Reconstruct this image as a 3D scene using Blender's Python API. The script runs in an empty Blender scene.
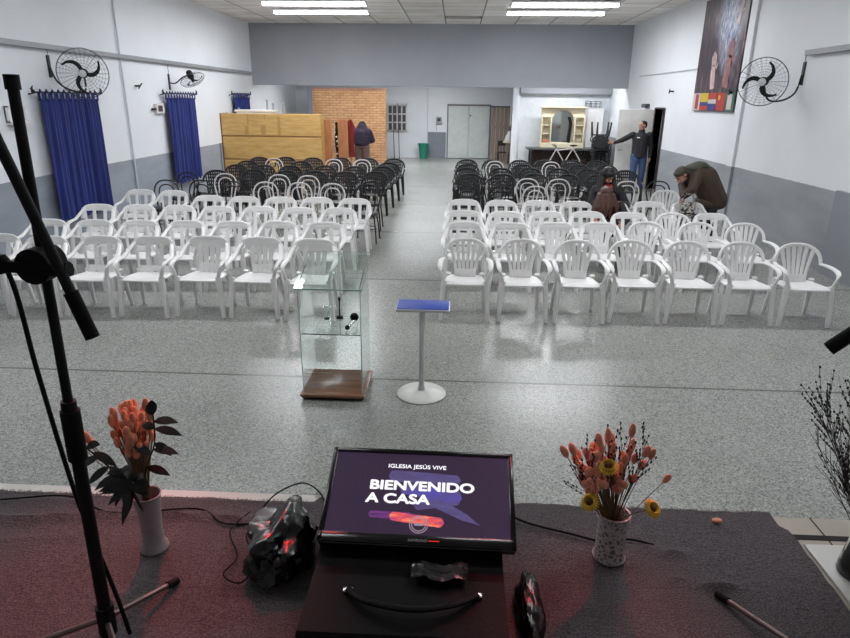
import bpy, math, random
from mathutils import Vector as V, Matrix, Quaternion, noise
random.seed(7)
PI = math.pi
SC = bpy.context.scene
COL = SC.collection

# ------------------------------------------------------------------ materials
def lin(c):
    o = []
    for v in c:
        v = v / 255.0
        o.append(v / 12.92 if v <= .04045 else ((v + .055) / 1.055) ** 2.4)
    return (*o, 1)

class NT:
    def __init__(s, name):
        s.m = bpy.data.materials.new(name); s.m.use_nodes = True
        s.t = s.m.node_tree; s.n = s.t.nodes; s.b = s.n['Principled BSDF']
    def new(s, ty, **k):
        n = s.n.new(ty)
        for a, v in k.items():
            if a in n.inputs.keys() if hasattr(n.inputs, 'keys') else False: n.inputs[a].default_value = v
            else: setattr(n, a, v)
        return n
    def link(s, a, b): s.t.links.new(a, b)
    def coord(s, kind='Object', scale=None):
        c = s.n.new('ShaderNodeTexCoord')
        if scale is None: return c.outputs[kind]
        m = s.n.new('ShaderNodeMapping'); m.inputs['Scale'].default_value = scale
        s.link(c.outputs[kind], m.inputs['Vector']); return m.outputs[0]
    def noise(s, vec, scale, detail=3, rough=.5, out='Fac'):
        n = s.n.new('ShaderNodeTexNoise'); n.inputs['Scale'].default_value = scale
        n.inputs['Detail'].default_value = detail; n.inputs['Roughness'].default_value = rough
        s.link(vec, n.inputs['Vector']); return n.outputs[out]
    def ramp(s, fac, stops, interp='LINEAR'):
        r = s.n.new('ShaderNodeValToRGB'); r.color_ramp.interpolation = interp
        e = r.color_ramp.elements
        while len(e) < len(stops): e.new(.5)
        for i, (p, c) in enumerate(stops): e[i].position = p; e[i].color = c
        s.link(fac, r.inputs[0]); return r.outputs[0]
    def mix(s, fac, a, b, blend='MIX'):
        m = s.n.new('ShaderNodeMix'); m.data_type = 'RGBA'; m.blend_type = blend
        for i, v in ((0, fac), (6, a), (7, b)):
            if hasattr(v, 'is_output'): s.link(v, m.inputs[i])
            else: m.inputs[i].default_value = v
        return m.outputs[2]
    def math(s, op, a, b=0.0, c=None):
        m = s.n.new('ShaderNodeMath'); m.operation = op
        for i, v in enumerate((a, b) if c is None else (a, b, c)):
            if hasattr(v, 'is_output'): s.link(v, m.inputs[i])
            else: m.inputs[i].default_value = v
        return m.outputs[0]
    def sep(s, vec):
        n = s.n.new('ShaderNodeSeparateXYZ'); s.link(vec, n.inputs[0]); return n.outputs
    def bump(s, h, strength=.3, dist=.01):
        b = s.n.new('ShaderNodeBump'); b.inputs['Strength'].default_value = strength
        b.inputs['Distance'].default_value = dist
        s.link(h, b.inputs['Height']); s.link(b.outputs[0], s.b.inputs['Normal'])
    def color(s, c):
        if hasattr(c, 'is_output'): s.link(c, s.b.inputs['Base Color'])
        else: s.b.inputs['Base Color'].default_value = c

def mat(name, rgb, rough=.5, metal=0, var=.06, scale=6, bump=0, bscale=40, coat=0, sheen=0):
    m = NT(name); c = lin(rgb); v = m.coord()
    lo = tuple(x * (1 - var) for x in c[:3]) + (1,); hi = tuple(min(1, x * (1 + var)) for x in c[:3]) + (1,)
    m.color(m.ramp(m.noise(v, scale, 4), [(.3, lo), (.7, hi)]))
    m.b.inputs['Roughness'].default_value = rough; m.b.inputs['Metallic'].default_value = metal
    m.b.inputs['Coat Weight'].default_value = coat
    m.b.inputs['Sheen Weight'].default_value = sheen
    if bump: m.bump(m.noise(v, bscale, 4), bump)
    return m.m

def dull(m, s):
    m.node_tree.nodes['Principled BSDF'].inputs['Specular IOR Level'].default_value = s; return m

def emit(name, rgb, strength):
    m = NT(name); m.b.inputs['Base Color'].default_value = (0, 0, 0, 1)
    m.b.inputs['Emission Color'].default_value = lin(rgb); m.b.inputs['Emission Strength'].default_value = strength
    m.b.inputs['Roughness'].default_value = .3
    return m.m

def floor_mat():
    m = NT('terrazzo'); v = m.coord(); x, y, z = m.sep(v)
    vo = m.n.new('ShaderNodeTexVoronoi'); vo.inputs['Scale'].default_value = 120; m.link(v, vo.inputs['Vector'])
    r = m.sep(vo.outputs['Color'])[0]
    sp = m.ramp(r, [(0, lin((58, 60, 58))), (.16, lin((84, 87, 84))), (.34, lin((138, 139, 134))), (.7, lin((157, 158, 153))), (.9, lin((178, 179, 172))), (1, lin((190, 190, 183)))])
    big = m.noise(v, .8, 4)
    sp = m.mix(.35, sp, m.ramp(big, [(.3, lin((130, 132, 128))), (.7, lin((160, 161, 157)))]))
    # per tile tint and thin joints, 30 cm tiles
    def joint(c, size, w, off=0.0):
        f = m.math('FRACT', m.math('DIVIDE', m.math('ADD', c, 30 + off), size))
        return m.math('LESS_THAN', f, w / size)
    jt = m.math('MAXIMUM', joint(x, .3, .004, .02), joint(y, .3, .004, .0))
    sp = m.mix(m.math('MULTIPLY', jt, .3), sp, lin((88, 88, 84)))
    jb = m.math('LESS_THAN', m.math('FRACT', m.math('DIVIDE', m.math('ADD', y, 30.6 - 4.75), 3.06)), .03 / 3.06)
    sp = m.mix(m.math('MULTIPLY', jb, .75), sp, lin((74, 70, 64)))
    m.color(sp)
    m.b.inputs['Roughness'].default_value = .26
    m.b.inputs['Specular IOR Level'].default_value = .45
    return m.m

def wall_mat(name, base, band=None, bandz=1.07, bandcol=None):
    m = NT(name); v = m.coord(); x, y, z = m.sep(v)
    n1 = m.noise(v, .7, 5)
    c = m.ramp(n1, [(.3, lin(tuple(k - 9 for k in base))), (.7, lin(base))])
    if bandcol:
        n2 = m.noise(m.coord('Object', (1, .5, 1.6)), 1.3, 5, .6)
        g = m.ramp(n2, [(.32, lin(tuple(k - 12 for k in bandcol))), (.68, lin(tuple(k + 10 for k in bandcol)))])
        zz = m.math('ADD', z, m.math('MULTIPLY', m.noise(v, 7, 2), .012))
        f = m.math('LESS_THAN', zz, bandz)
        c = m.mix(f, c, g)
    m.color(c); m.b.inputs['Roughness'].default_value = .55
    m.bump(m.noise(v, 14, 5), .12, .01)
    return m.m

def ceiling_mat():
    m = NT('ceiling_tiles'); v = m.coord(); x, y, z = m.sep(v)
    def joint(c, size, w, off):
        f = m.math('FRACT', m.math('DIVIDE', m.math('ADD', c, 40 * size - off), size))
        return m.math('LESS_THAN', f, w / size)
    j = m.math('MAXIMUM', joint(x, 1.0, .035, -.41), joint(y, .61, .03, 19.1))
    cx = m.math('FLOOR', m.math('ADD', x, .41)); cy = m.math('FLOOR', m.math('DIVIDE', m.math('SUBTRACT', y, 19.1), .61))
    cb = m.n.new('ShaderNodeCombineXYZ'); m.link(cx, cb.inputs[0]); m.link(cy, cb.inputs[1])
    wn = m.n.new('ShaderNodeTexWhiteNoise'); wn.noise_dimensions = '3D'; m.link(cb.outputs[0], wn.inputs['Vector'])
    t = m.ramp(wn.outputs['Value'], [(0, lin((226, 220, 216))), (.6, lin((240, 238, 236))), (1, lin((248, 247, 246)))])
    st = m.ramp(m.noise(v, 1.1, 4), [(.42, lin((214, 206, 198))), (.6, (1, 1, 1, 1))])
    t = m.mix(.4, t, st, 'MULTIPLY')
    m.color(m.mix(j, t, lin((136, 132, 132)))); m.b.inputs['Roughness'].default_value = .7
    return m.m

def brick_mat():
    m = NT('brick'); v = m.coord()
    mp = m.n.new('ShaderNodeMapping'); mp.inputs['Rotation'].default_value = (PI / 2, 0, 0)
    m.link(v, mp.inputs['Vector'])
    b = m.n.new('ShaderNodeTexBrick'); m.link(mp.outputs[0], b.inputs['Vector'])
    b.inputs['Color1'].default_value = lin((196, 150, 104)); b.inputs['Color2'].default_value = lin((168, 118, 78))
    b.inputs['Mortar'].default_value = lin((120, 92, 72)); b.inputs['Scale'].default_value = 1
    b.inputs['Brick Width'].default_value = .26; b.inputs['Row Height'].default_value = .085; b.inputs['Mortar Size'].default_value = .012
    m.color(m.mix(.35, b.outputs[0], m.ramp(m.noise(v, 5, 4), [(.3, lin((150, 110, 80))), (.7, lin((206, 164, 120)))])))
    m.b.inputs['Roughness'].default_value = .85
    return m.m

def wood_mat(name, a, b, stretch=(1, 1, 9), rough=.45, scale=2.5):
    m = NT(name); v = m.coord('Object', stretch)
    m.color(m.ramp(m.noise(v, scale, 6, .6), [(.3, lin(a)), (.7, lin(b))])); m.b.inputs['Roughness'].default_value = rough
    return m.m

def glass_mat():
    m = NT('clear_glass'); b = m.b
    b.inputs['Base Color'].default_value = (.93, .985, .97, 1); b.inputs['Roughness'].default_value = 0
    b.inputs['IOR'].default_value = 1.45; b.inputs['Transmission Weight'].default_value = 1
    return m.m

def carpet_mat():
    m = NT('carpet'); v = m.coord()
    w = m.noise(m.coord('Object', (6, 60, 6)), 2.2, 5, .7)
    c = m.ramp(w, [(.28, lin((66, 60, 63))), (.72, lin((134, 122, 126)))])
    c = m.mix(.4, c, m.ramp(m.noise(v, 1.5, 4), [(.3, lin((52, 48, 52))), (.7, lin((84, 76, 80)))]))
    c = m.mix(.45, c, m.ramp(m.noise(v, 160, 2), [(.35, lin((50, 45, 49))), (.65, lin((154, 142, 144)))]))
    m.color(c); m.b.inputs['Roughness'].default_value = .95; m.bump(m.noise(m.coord('Object', (1, 2.2, 1)), 70, 5, .75), 1, .02)
    return m.m

def lace_mat():
    m = NT('lace_glass'); v = m.coord()
    vo = m.n.new('ShaderNodeTexVoronoi'); vo.feature = 'DISTANCE_TO_EDGE'; vo.inputs['Scale'].default_value = 55
    m.link(v, vo.inputs['Vector'])
    m.color(m.ramp(vo.outputs[0], [(0, lin((190, 182, 180))), (.12, lin((170, 160, 158))), (.2, lin((112, 100, 100)))]))
    m.b.inputs['Roughness'].default_value = .35; m.bump(vo.outputs[0], .4, .004)
    return m.m

def camo_mat():
    m = NT('bag_pattern'); v = m.coord()
    m.color(m.ramp(m.noise(v, 18, 3, .5), [(.38, lin((52, 50, 50))), (.45, lin((120, 116, 112))), (.52, lin((196, 192, 184))), (.62, lin((86, 84, 82)))], 'CONSTANT'))
    m.b.inputs['Roughness'].default_value = .8
    return m.m

def poster_mat():
    m = NT('poster_print'); v = m.coord(); x, y, z = m.sep(v)
    st = m.noise(m.coord('Object', (1, 5, .9)), 2.2, 6, .65)
    base = m.ramp(st, [(.35, lin((36, 34, 40))), (.52, lin((66, 58, 66))), (.62, lin((122, 84, 88))), (.74, lin((176, 142, 142)))])
    # pale blue burst in the middle of the print
    dy = m.math('DIVIDE', m.math('SUBTRACT', m.math('ADD', y, m.math('MULTIPLY', z, -.25)), 12.3), .62)
    dz = m.math('DIVIDE', m.math('SUBTRACT', z, 3.55), .95)
    d = m.math('ADD', m.math('MULTIPLY', dy, dy), m.math('MULTIPLY', dz, dz))
    d = m.math('ADD', d, m.math('MULTIPLY', m.math('SUBTRACT', st, .5), 1.6))
    f = m.ramp(d, [(.1, (1, 1, 1, 1)), (.95, (0, 0, 0, 1))])
    pal = m.ramp(m.noise(m.coord('Object', (1, 6, 2)), 2.6, 5, .6), [(.36, lin((70, 82, 130))), (.5, lin((150, 158, 184))), (.66, lin((214, 214, 224)))])
    m.color(m.mix(f, base, pal)); m.b.inputs['Roughness'].default_value = .35
    return m.m

# palette
M = dict(
    floor=floor_mat(), ceiling=ceiling_mat(), brick=brick_mat(), glass=glass_mat(), carpet=carpet_mat(), lace=lace_mat(), camo=camo_mat(), poster=poster_mat(),
    wall_l=wall_mat('wall_paint_left', (230, 233, 238), bandcol=(146, 152, 162), bandz=1.04),
    wall_r=wall_mat('wall_paint_right', (229, 231, 235), bandcol=(150, 153, 158), bandz=1.1),
    wall=wall_mat('wall_paint', (232, 235, 240)), bulk=wall_mat('bulkhead_paint', (158, 161, 168)),
    bandgrey=mat('grey_paint', (128, 134, 142), .5), rail=mat('rail_grey', (150, 152, 156), .4, .2),
    white_plastic=mat('white_plastic', (232, 231, 230), .36, var=.03),
    cream_plastic=mat('cream_plastic', (226, 222, 216), .38, var=.04),
    black_plastic=mat('black_plastic', (34, 35, 37), .3, var=.15), dark_leg=mat('black_enamel', (24, 24, 26), .35),
    white_metal=mat('white_enamel', (222, 216, 214), .3), grey_pad=mat('grey_vinyl', (150, 146, 148), .5), black_pad=mat('black_vinyl', (30, 30, 32), .45),
    black=dull(mat('matte_black', (12, 12, 14), .6, var=.2), .25), black_rubber=dull(mat('black_rubber', (11, 10, 11), .75), .2),
    gloss_black=mat('gloss_black_film', (8, 8, 9), .25, bump=.4, bscale=14), case=dull(mat('case_black', (6, 5, 7), .6, bump=.15, bscale=60), .12),
    bezel=mat('bezel_black', (12, 12, 14), .2), chrome=mat('bright_chrome', (210, 210, 212), .18, 1),
    steel=mat('steel_painted', (206, 208, 210), .4), disc=mat('base_white', (214, 214, 208), .35),
    blue_top=mat('blue_laminate', (36, 70, 166), .55, var=.12, scale=12), edge=mat('aluminium_edge', (196, 198, 204), .3, .5),
    curtain=mat('blue_curtain', (18, 36, 106), .8, var=.2, scale=3, sheen=.05, bump=.15, bscale=60),
    wood_base=wood_mat('lectern_wood', (112, 76, 58), (156, 114, 88), (1, 6, 1), .25),
    ply=wood_mat('yellow_plywood', (182, 142, 82), (212, 174, 108), (1, 1, 6)), ply_dark=wood_mat('ply_batten', (132, 92, 48), (160, 116, 64)),
    brown_wood=wood_mat('brown_panel', (142, 88, 54), (176, 116, 76), (5, 5, 1)), door_paint=mat('door_paint', (206, 210, 208), .45),
    plank=wood_mat('grey_planks', (112, 98, 90), (150, 134, 122), (9, 9, 1)), cream=mat('cream_paint', (222, 212, 186), .5),
    cream_hole=mat('cream_back', (196, 176, 132), .6), mirror=mat('mirror', (214, 218, 214), .06, 1, var=.01),
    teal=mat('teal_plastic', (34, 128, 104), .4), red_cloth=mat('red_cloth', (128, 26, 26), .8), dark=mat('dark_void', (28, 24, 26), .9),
    stain=mat('stain_brown', (180, 138, 78), .7), tube=emit('fluorescent_tube', (250, 252, 255), 14), fixture=mat('fixture_white', (232, 234, 236), .4),
    screen=emit('screen_dark', (64, 48, 74), .55), scr_white=emit('screen_white', (246, 244, 252), 1.0), scr_violet=emit('screen_violet', (84, 76, 146), .7),
    scr_violet2=emit('screen_violet_dim', (70, 54, 112), .7), scr_orange=emit('screen_orange', (226, 92, 88), .9), scr_purple=emit('screen_purple', (112, 50, 130), .7),
    orange=mat('orange_grass', (246, 152, 112), .9, var=.2, scale=30, sheen=.5), orange2=mat('dried_rose', (236, 150, 120), .9, var=.25, scale=30, sheen=.5),
    stem=mat('dry_stem', (120, 98, 66), .8), leaf=mat('dark_leaf', (22, 27, 21), .5, var=.3), yellow=mat('yellow_petal', (226, 182, 60), .7),
    seed=mat('seed_brown', (70, 48, 30), .9), twig=mat('dark_twig', (44, 34, 32), .9), vase_white=mat('vase_ceramic', (150, 142, 142), .4, var=.12, scale=25),
    tile=mat('stage_tile', (168, 158, 146), .4, var=.1, scale=4), paper=mat('white_plate', (190, 188, 184), .5), nosing=mat('pale_nosing', (206, 200, 194), .6),
    skin=mat('skin', (186, 134, 110), .55), hair_dark=mat('hair_dark', (26, 20, 20), .5, var=.3, scale=40, bump=.5, bscale=70),
    hair_brown=mat('hair_brown', (74, 44, 34), .5, var=.45, scale=22, bump=.6, bscale=60), jacket_black=mat('jacket_black', (28, 27, 32), .7, bump=.3, bscale=18),
    jeans=mat('jeans', (58, 76, 116), .8, var=.15, bump=.2), jacket_brown=mat('jacket_olive', (66, 52, 42), .7, var=.12, bump=.35, bscale=14),
    trouser=mat('dark_trouser', (30, 30, 36), .8), trouser_brown=mat('brown_trouser', (104, 84, 78), .85), jacket_purple=mat('jacket_purple', (50, 38, 56), .8, var=.3),
    red_scarf=mat('red_scarf', (150, 50, 50), .8), shoe=mat('shoe', (30, 28, 28), .5), lens_dark=mat('eye', (20, 16, 14), .2), lips=mat('lips', (160, 92, 84), .5),
    flag_yellow=mat('flag_yellow', (196, 168, 50), .5, var=.01), flag_red=mat('flag_red', (168, 54, 48), .5, var=.01), flag_blue=mat('flag_blue', (48, 58, 120), .5, var=.01),
    flag_green=mat('flag_green', (54, 100, 82), .5, var=.01), flag_white=mat('flag_white', (190, 184, 180), .5, var=.01),
    hand_print=mat('printed_hand', (150, 104, 104), .4, var=.3, scale=9), hand_print2=mat('printed_fingers', (196, 168, 166), .4, var=.2, scale=9),
    cage=mat('cage_grey', (70, 72, 76), .35, .4), basket=mat('wire_dark', (60, 60, 62), .5), winglass=mat('window_dark', (92, 100, 104), .2))

def lattice_mat():
    m = NT('cream_lattice'); v = m.coord(); x, y, z = m.sep(v)
    a = m.math('ABSOLUTE', m.math('SUBTRACT', m.math('FRACT', m.math('MULTIPLY', m.math('ADD', x, z), 11)), .5)); c = m.math('ABSOLUTE', m.math('SUBTRACT', m.math('FRACT', m.math('MULTIPLY', m.math('SUBTRACT', x, z), 11)), .5))
    m.color(m.mix(m.math('LESS_THAN', m.math('MINIMUM', a, c), .2), lin((196, 180, 146)), lin((226, 216, 190)))); m.b.inputs['Roughness'].default_value = .5
    return m.m
M['lattice'] = lattice_mat()
def screen_ramp(name, stops, strength, scale):
    m = NT(name); v = m.coord('Object', (3, 14, 1)); c = m.ramp(m.noise(v, scale, 4, .6), stops)
    m.b.inputs['Base Color'].default_value = (0, 0, 0, 1); m.link(c, m.b.inputs['Emission Color']); m.b.inputs['Emission Strength'].default_value = strength
    return m.m
M['scr_orange'] = screen_ramp('screen_orange_brush', [(.3, lin((150, 60, 120))), (.5, lin((226, 84, 84))), (.7, lin((250, 150, 110)))], .9, 5)
M['scr_violet'] = screen_ramp('screen_violet_brush', [(.3, lin((92, 70, 120))), (.6, lin((84, 78, 170)))], .8, 2.5)
M['scr_violet2'] = screen_ramp('screen_violet_dim_brush', [(.3, lin((82, 66, 112))), (.7, lin((100, 92, 150)))], .7, 2.5)
M['scr_purple'] = screen_ramp('screen_purple_brush', [(.3, lin((70, 44, 90))), (.7, lin((140, 64, 150)))], .7, 5)
# ------------------------------------------------------------------ mesh tools
class MB:
    def __init__(s): s.v = []; s.f = []
    def add(s, vs, fs):
        o = len(s.v); s.v += [tuple(p) for p in vs]; s.f += [tuple(i + o for i in f) for f in fs]; return s
    def box(s, x0, x1, y0, y1, z0, z1, rot=None, piv=None):
        vs = [V((x, y, z)) for x in (x0, x1) for y in (y0, y1) for z in (z0, z1)]
        if rot is not None:
            p = V(piv) if piv else V(((x0 + x1) / 2, (y0 + y1) / 2, (z0 + z1) / 2)); vs = [p + rot @ (v - p) for v in vs]
        return s.add(vs, [(0, 1, 3, 2), (4, 6, 7, 5), (0, 4, 5, 1), (2, 3, 7, 6), (0, 2, 6, 4), (1, 5, 7, 3)])
    def rbox(s, x0, x1, y0, y1, z0, z1, b=.01):
        # box with chamfered vertical and horizontal edges
        vs = []
        for z, i in ((z0, b), (z0 + b, 0), (z1 - b, 0), (z1, b)):
            a, c, d, e = x0 + i, x1 - i, y0 + i, y1 - i; k = b
            vs += [(a + k, d, z), (c - k, d, z), (c, d + k, z), (c, e - k, z), (c - k, e, z), (a + k, e, z), (a, e - k, z), (a, d + k, z)]
        fs = [tuple(range(7, -1, -1)), tuple(range(24, 32))]
        for r in range(3):
            for i in range(8): j = (i + 1) % 8; fs.append((r * 8 + i, r * 8 + j, r * 8 + 8 + j, r * 8 + 8 + i))
        return s.add(vs, fs)
    def sweep(s, path, w, t=None, hint=(0, 0, 1), n=8, closed=False, power=1.0):
        # rounded section w wide (across hint) and t thick (along hint); w, t may be lists of half sizes
        P = [V(p) for p in path]; N = len(P)
        vs = []; hint = V(hint)
        for i in range(N):
            a = P[(i - 1) % N] if (closed or i) else P[0]; b = P[(i + 1) % N] if (closed or i < N - 1) else P[-1]
            d = (b - a).normalized(); h = hint
            if abs(d.dot(h)) > .98: h = V((1, 0, 0)) if abs(d.x) < .9 else V((0, 1, 0))
            sd = d.cross(h).normalized(); up = sd.cross(d).normalized()
            ww = w[i] if isinstance(w, (list, tuple)) else w
            tt = ww if t is None else (t[i] if isinstance(t, (list, tuple)) else t)
            for k in range(n):
                an = 2 * PI * (k + .5) / n; c, sn = math.cos(an), math.sin(an)
                c = math.copysign(abs(c) ** power, c); sn = math.copysign(abs(sn) ** power, sn)
                vs.append(P[i] + sd * (ww * c) + up * (tt * sn))
        fs = []
        R = N if closed else N - 1
        for i in range(R):
            for k in range(n):
                j = (i + 1) % N; l = (k + 1) % n
                fs.append((i * n + k, i * n + l, j * n + l, j * n + k))
        if not closed: fs += [tuple(range(n - 1, -1, -1)), tuple((N - 1) * n + k for k in range(n))]
        return s.add(vs, fs)
    def cyl(s, a, b, r, r2=None, n=12): return s.sweep([a, b], [r, r if r2 is None else r2], n=n)
    def lathe(s, prof, c=(0, 0, 0), n=24, q=None):
        vs = []
        for r, z in prof:
            for k in range(n):
                p = V((r * math.cos(2 * PI * k / n), r * math.sin(2 * PI * k / n), z))
                if q is not None: p = q @ p
                vs.append(p + V(c))
        fs = [(i * n + k, i * n + (k + 1) % n, (i + 1) * n + (k + 1) % n, (i + 1) * n + k) for i in range(len(prof) - 1) for k in range(n)]
        fs += [tuple(range(n - 1, -1, -1)), tuple((len(prof) - 1) * n + k for k in range(n))]
        return s.add(vs, fs)
    def ell(s, c, r, n=10, q=None):
        if not hasattr(r, '__len__'): r = (r, r, r)
        prof = [(max(1e-4, math.sin(PI * i / n)), -math.cos(PI * i / n)) for i in range(n + 1)]
        vs = []; m = max(8, int(n * 1.4))
        for a, z in prof:
            for k in range(m):
                p = V((a * math.cos(2 * PI * k / m) * r[0], a * math.sin(2 * PI * k / m) * r[1], z * r[2]))
                if q is not None: p = q @ p
                vs.append(p + V(c))
        fs = [(i * m + k, i * m + (k + 1) % m, (i + 1) * m + (k + 1) % m, (i + 1) * m + k) for i in range(n) for k in range(m)]
        return s.add(vs, fs)
    def grid(s, fn, nu, nv, th=None):
        # fn(u,v) -> point; th -> shell thickness vector
        vs = [V(fn(i / nu, j / nv)) for i in range(nu + 1) for j in range(nv + 1)]; W = nv + 1
        fs = [(i * W + j, (i + 1) * W + j, (i + 1) * W + j + 1, i * W + j + 1) for i in range(nu) for j in range(nv)]
        if th is not None:
            o = len(vs); vs += [p + V(th) for p in vs]
            fs2 = [tuple(k + o for k in reversed(f)) for f in fs]
            ed = [(j, j + 1) for j in range(nv)] + [(i * W + nv, (i + 1) * W + nv) for i in range(nu)] + [(nu * W + j + 1, nu * W + j) for j in range(nv)] + [((i + 1) * W, i * W) for i in range(nu)]
            fs += fs2 + [(a, b, b + o, a + o) for a, b in ed]
        return s.add(vs, fs)
    def prism(s, poly, d):
        # poly: planar 3D points, extruded by vector d
        n = len(poly); vs = [V(p) for p in poly] + [V(p) + V(d) for p in poly]
        return s.add(vs, [tuple(range(n - 1, -1, -1)), tuple(range(n, 2 * n))] + [(i, (i + 1) % n, (i + 1) % n + n, i + n) for i in range(n)])
    def build(s, name, m, parent=None, smooth=True, angle=40):
        me = bpy.data.meshes.new(name); me.from_pydata(s.v, [], s.f); me.update()
        import bmesh
        bm = bmesh.new(); bm.from_mesh(me); bmesh.ops.recalc_face_normals(bm, faces=bm.faces); bm.to_mesh(me); bm.free()
        me.materials.append(m if not isinstance(m, str) else M[m])
        if smooth:
            me.polygons.foreach_set('use_smooth', [True] * len(me.polygons)); me.set_sharp_from_angle(angle=math.radians(angle))
        o = bpy.data.objects.new(name, me); COL.objects.link(o)
        if parent: o.parent = parent
        return o

def cr(P, k=6):
    P = [V(p) for p in P]; o = []
    for i in range(len(P) - 1):
        a = P[max(0, i - 1)]; b = P[i]; c = P[i + 1]; d = P[min(len(P) - 1, i + 2)]
        for j in range(k):
            t = j / k; o.append(.5 * ((2 * b) + (c - a) * t + (2 * a - 5 * b + 4 * c - d) * t * t + (3 * b - a - 3 * c + d) * t ** 3))
    o.append(P[-1]); return o

def thing(name, label, cat, loc=(0, 0, 0), rz=0, group=None):
    o = bpy.data.objects.new(name, None); COL.objects.link(o); o.empty_display_size = .1
    o.location = loc; o.rotation_euler = (0, 0, rz); return tag(o, label, cat, group)
def tag(o, label, cat, group=None, kind=None):
    o['label'] = label; o['category'] = cat
    if group: o['group'] = group
    if kind: o['kind'] = kind
    return o
def struct(o, label=None):
    o['kind'] = 'structure'
    if label: o['label'] = label; o['category'] = label.split()[-1] if False else 'room'
    return o
def dup(root, loc, rz, label, group=None, scale=None, rot=None):
    kids = [c for c in KIDS[root.name]]
    r = root.copy(); COL.objects.link(r); r.location = loc; r.rotation_euler = rot or (0, 0, rz); r['label'] = label
    if group: r['group'] = group
    if scale: r.scale = scale
    for ch in kids:
        c = ch.copy(); COL.objects.link(c); c.parent = r
        for g in KIDS.get(ch.name, []):
            d = g.copy(); COL.objects.link(d); d.parent = c
    return r
KIDS = {}
def reg(root):
    KIDS[root.name] = list(root.children)
    for c in root.children: KIDS[c.name] = list(c.children)
    return root

# ------------------------------------------------------------------ camera
H = 2.2
cam = bpy.data.cameras.new('camera'); co = bpy.data.objects.new('camera', cam); COL.objects.link(co)
cam.sensor_width = 36; cam.lens = 630.3 / 850 * 36; cam.clip_start = .05; cam.clip_end = 100
p_, y_, r_ = (math.radians(a) for a in (19.208, 2.574, .637))
fw = V((-math.sin(y_) * math.cos(p_), math.cos(y_) * math.cos(p_), -math.sin(p_))); rt = V((math.cos(y_), math.sin(y_), 0)); up = rt.cross(fw)
R_ = math.cos(r_) * rt + math.sin(r_) * up; U_ = -math.sin(r_) * rt + math.cos(r_) * up
co.matrix_world = Matrix(((R_.x, U_.x, -fw.x, 0), (R_.y, U_.y, -fw.y, 0), (R_.z, U_.z, -fw.z, H), (0, 0, 0, 1)))
SC.camera = co

# ------------------------------------------------------------------ room
XL, XR, YF, YB, ZC = -6.3, 5.1, -2.5, 25.8, 4.3
YBK = 20.4
struct(MB().box(XL - .2, XR + .2, YF, YB + .2, -.2, 0).build('floor', 'floor', smooth=False))
struct(MB().box(XL - .2, XL, YF, YB, 0, ZC).build('wall_left', 'wall_l', smooth=False))
w = MB()  # right wall with the doorway at Y 16.56..17.34
w.box(XR, XR + .2, YF, 16.56, 0, ZC).box(XR, XR + .2, 17.34, YBK + .3, 0, ZC).box(XR, XR + .2, 16.56, 17.34, 2.03, ZC).box(XR, XR + .2, YBK + .3, YB, 0, ZC)
struct(w.build('wall_right', 'wall_r', smooth=False))
struct(MB().box(XL, XR, YB, YB + .2, 0, 3.1).build('wall_back', 'wall', smooth=False))
struct(MB().box(XL, XR, YF - .2, YF, 0, ZC).build('wall_front', 'wall', smooth=False))
struct(MB().box(XL, XR, YBK, YBK + .25, 2.57, ZC).build('wall_bulkhead', 'bulk', smooth=False))
struct(MB().box(XL, XR, YBK + .25, YB, 3.1, 3.2).build('ceiling_low', 'wall', smooth=False))
c = MB()  # ceiling with the opening of one missing tile
hx0, hx1, hy0, hy1 = -.39, .59, 18.5, 19.09
c.box(XL, XR, YF, hy0, ZC, ZC + .1).box(XL, XR, hy1, YBK + .25, ZC, ZC + .1).box(XL, hx0, hy0, hy1, ZC, ZC + .1).box(hx1, XR, hy0, hy1, ZC, ZC + .1)
struct(c.build('ceiling', 'ceiling', smooth=False))
c = MB(); c.box(hx0 - .05, hx1 + .05, hy0 - .05, hy1 + .05, ZC + .5, ZC + .55).box(hx0 - .05, hx0 - .01, hy0, hy1, ZC + .1, ZC + .5).box(hx1 + .01, hx1 + .05, hy0, hy1, ZC + .1, ZC + .5).box(hx0, hx1, hy1 + .01, hy1 + .05, ZC + .1, ZC + .5).box(hx0, hx1, hy0 - .05, hy0 - .01, ZC + .1, ZC + .5)
struct(c.build('trim_1', 'dark', smooth=False))
# dark recess behind the doorway, its frame
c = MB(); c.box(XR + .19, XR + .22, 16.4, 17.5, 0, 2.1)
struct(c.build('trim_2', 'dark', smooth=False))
c = MB(); c.box(XR - .02, XR + .18, 16.52, 16.56, 0, 2.06).box(XR - .02, XR + .18, 17.34, 17.38, 0, 2.06).box(XR - .02, XR + .18, 16.56, 17.34, 2.03, 2.07)
struct(c.build('trim_3', mat('dark_frame', (70, 54, 52), .6), smooth=False))
# pilasters and shallow boards on the side walls
struct(MB().box(XR - .05, XR, 12.1, 12.35, 0, ZC).build('trim_4', 'wall_r', smooth=False))
struct(MB().cyl((XL + .03, 12.35, 0), (XL + .03, 12.35, ZC), .016).build('trim_5', mat('pipe_paint', (204, 208, 216), .5)))
struct(MB().box(XL, XL + .035, 17.1, 17.2, 0, 1.04).build('trim_6', 'bandgrey', smooth=False))
# right-hand inner wall behind the furniture and white column
YI = 22.6
struct(MB().box(2.1, XR, YI, YI + .15, 0, 3.1).build('wall_inner', mat('painted_block', (226, 230, 234), .5), smooth=False))
struct(MB().box(2.1, XR, YI - .25, YI, 2.42, 2.7).build('trim_7', 'bulk', smooth=False))  # grey box standing in for the shadow band under the beam
struct(MB().cyl((2.0, YI, 0), (2.0, YI, 3.1), .13, n=20).build('trim_8', 'wall'))
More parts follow.
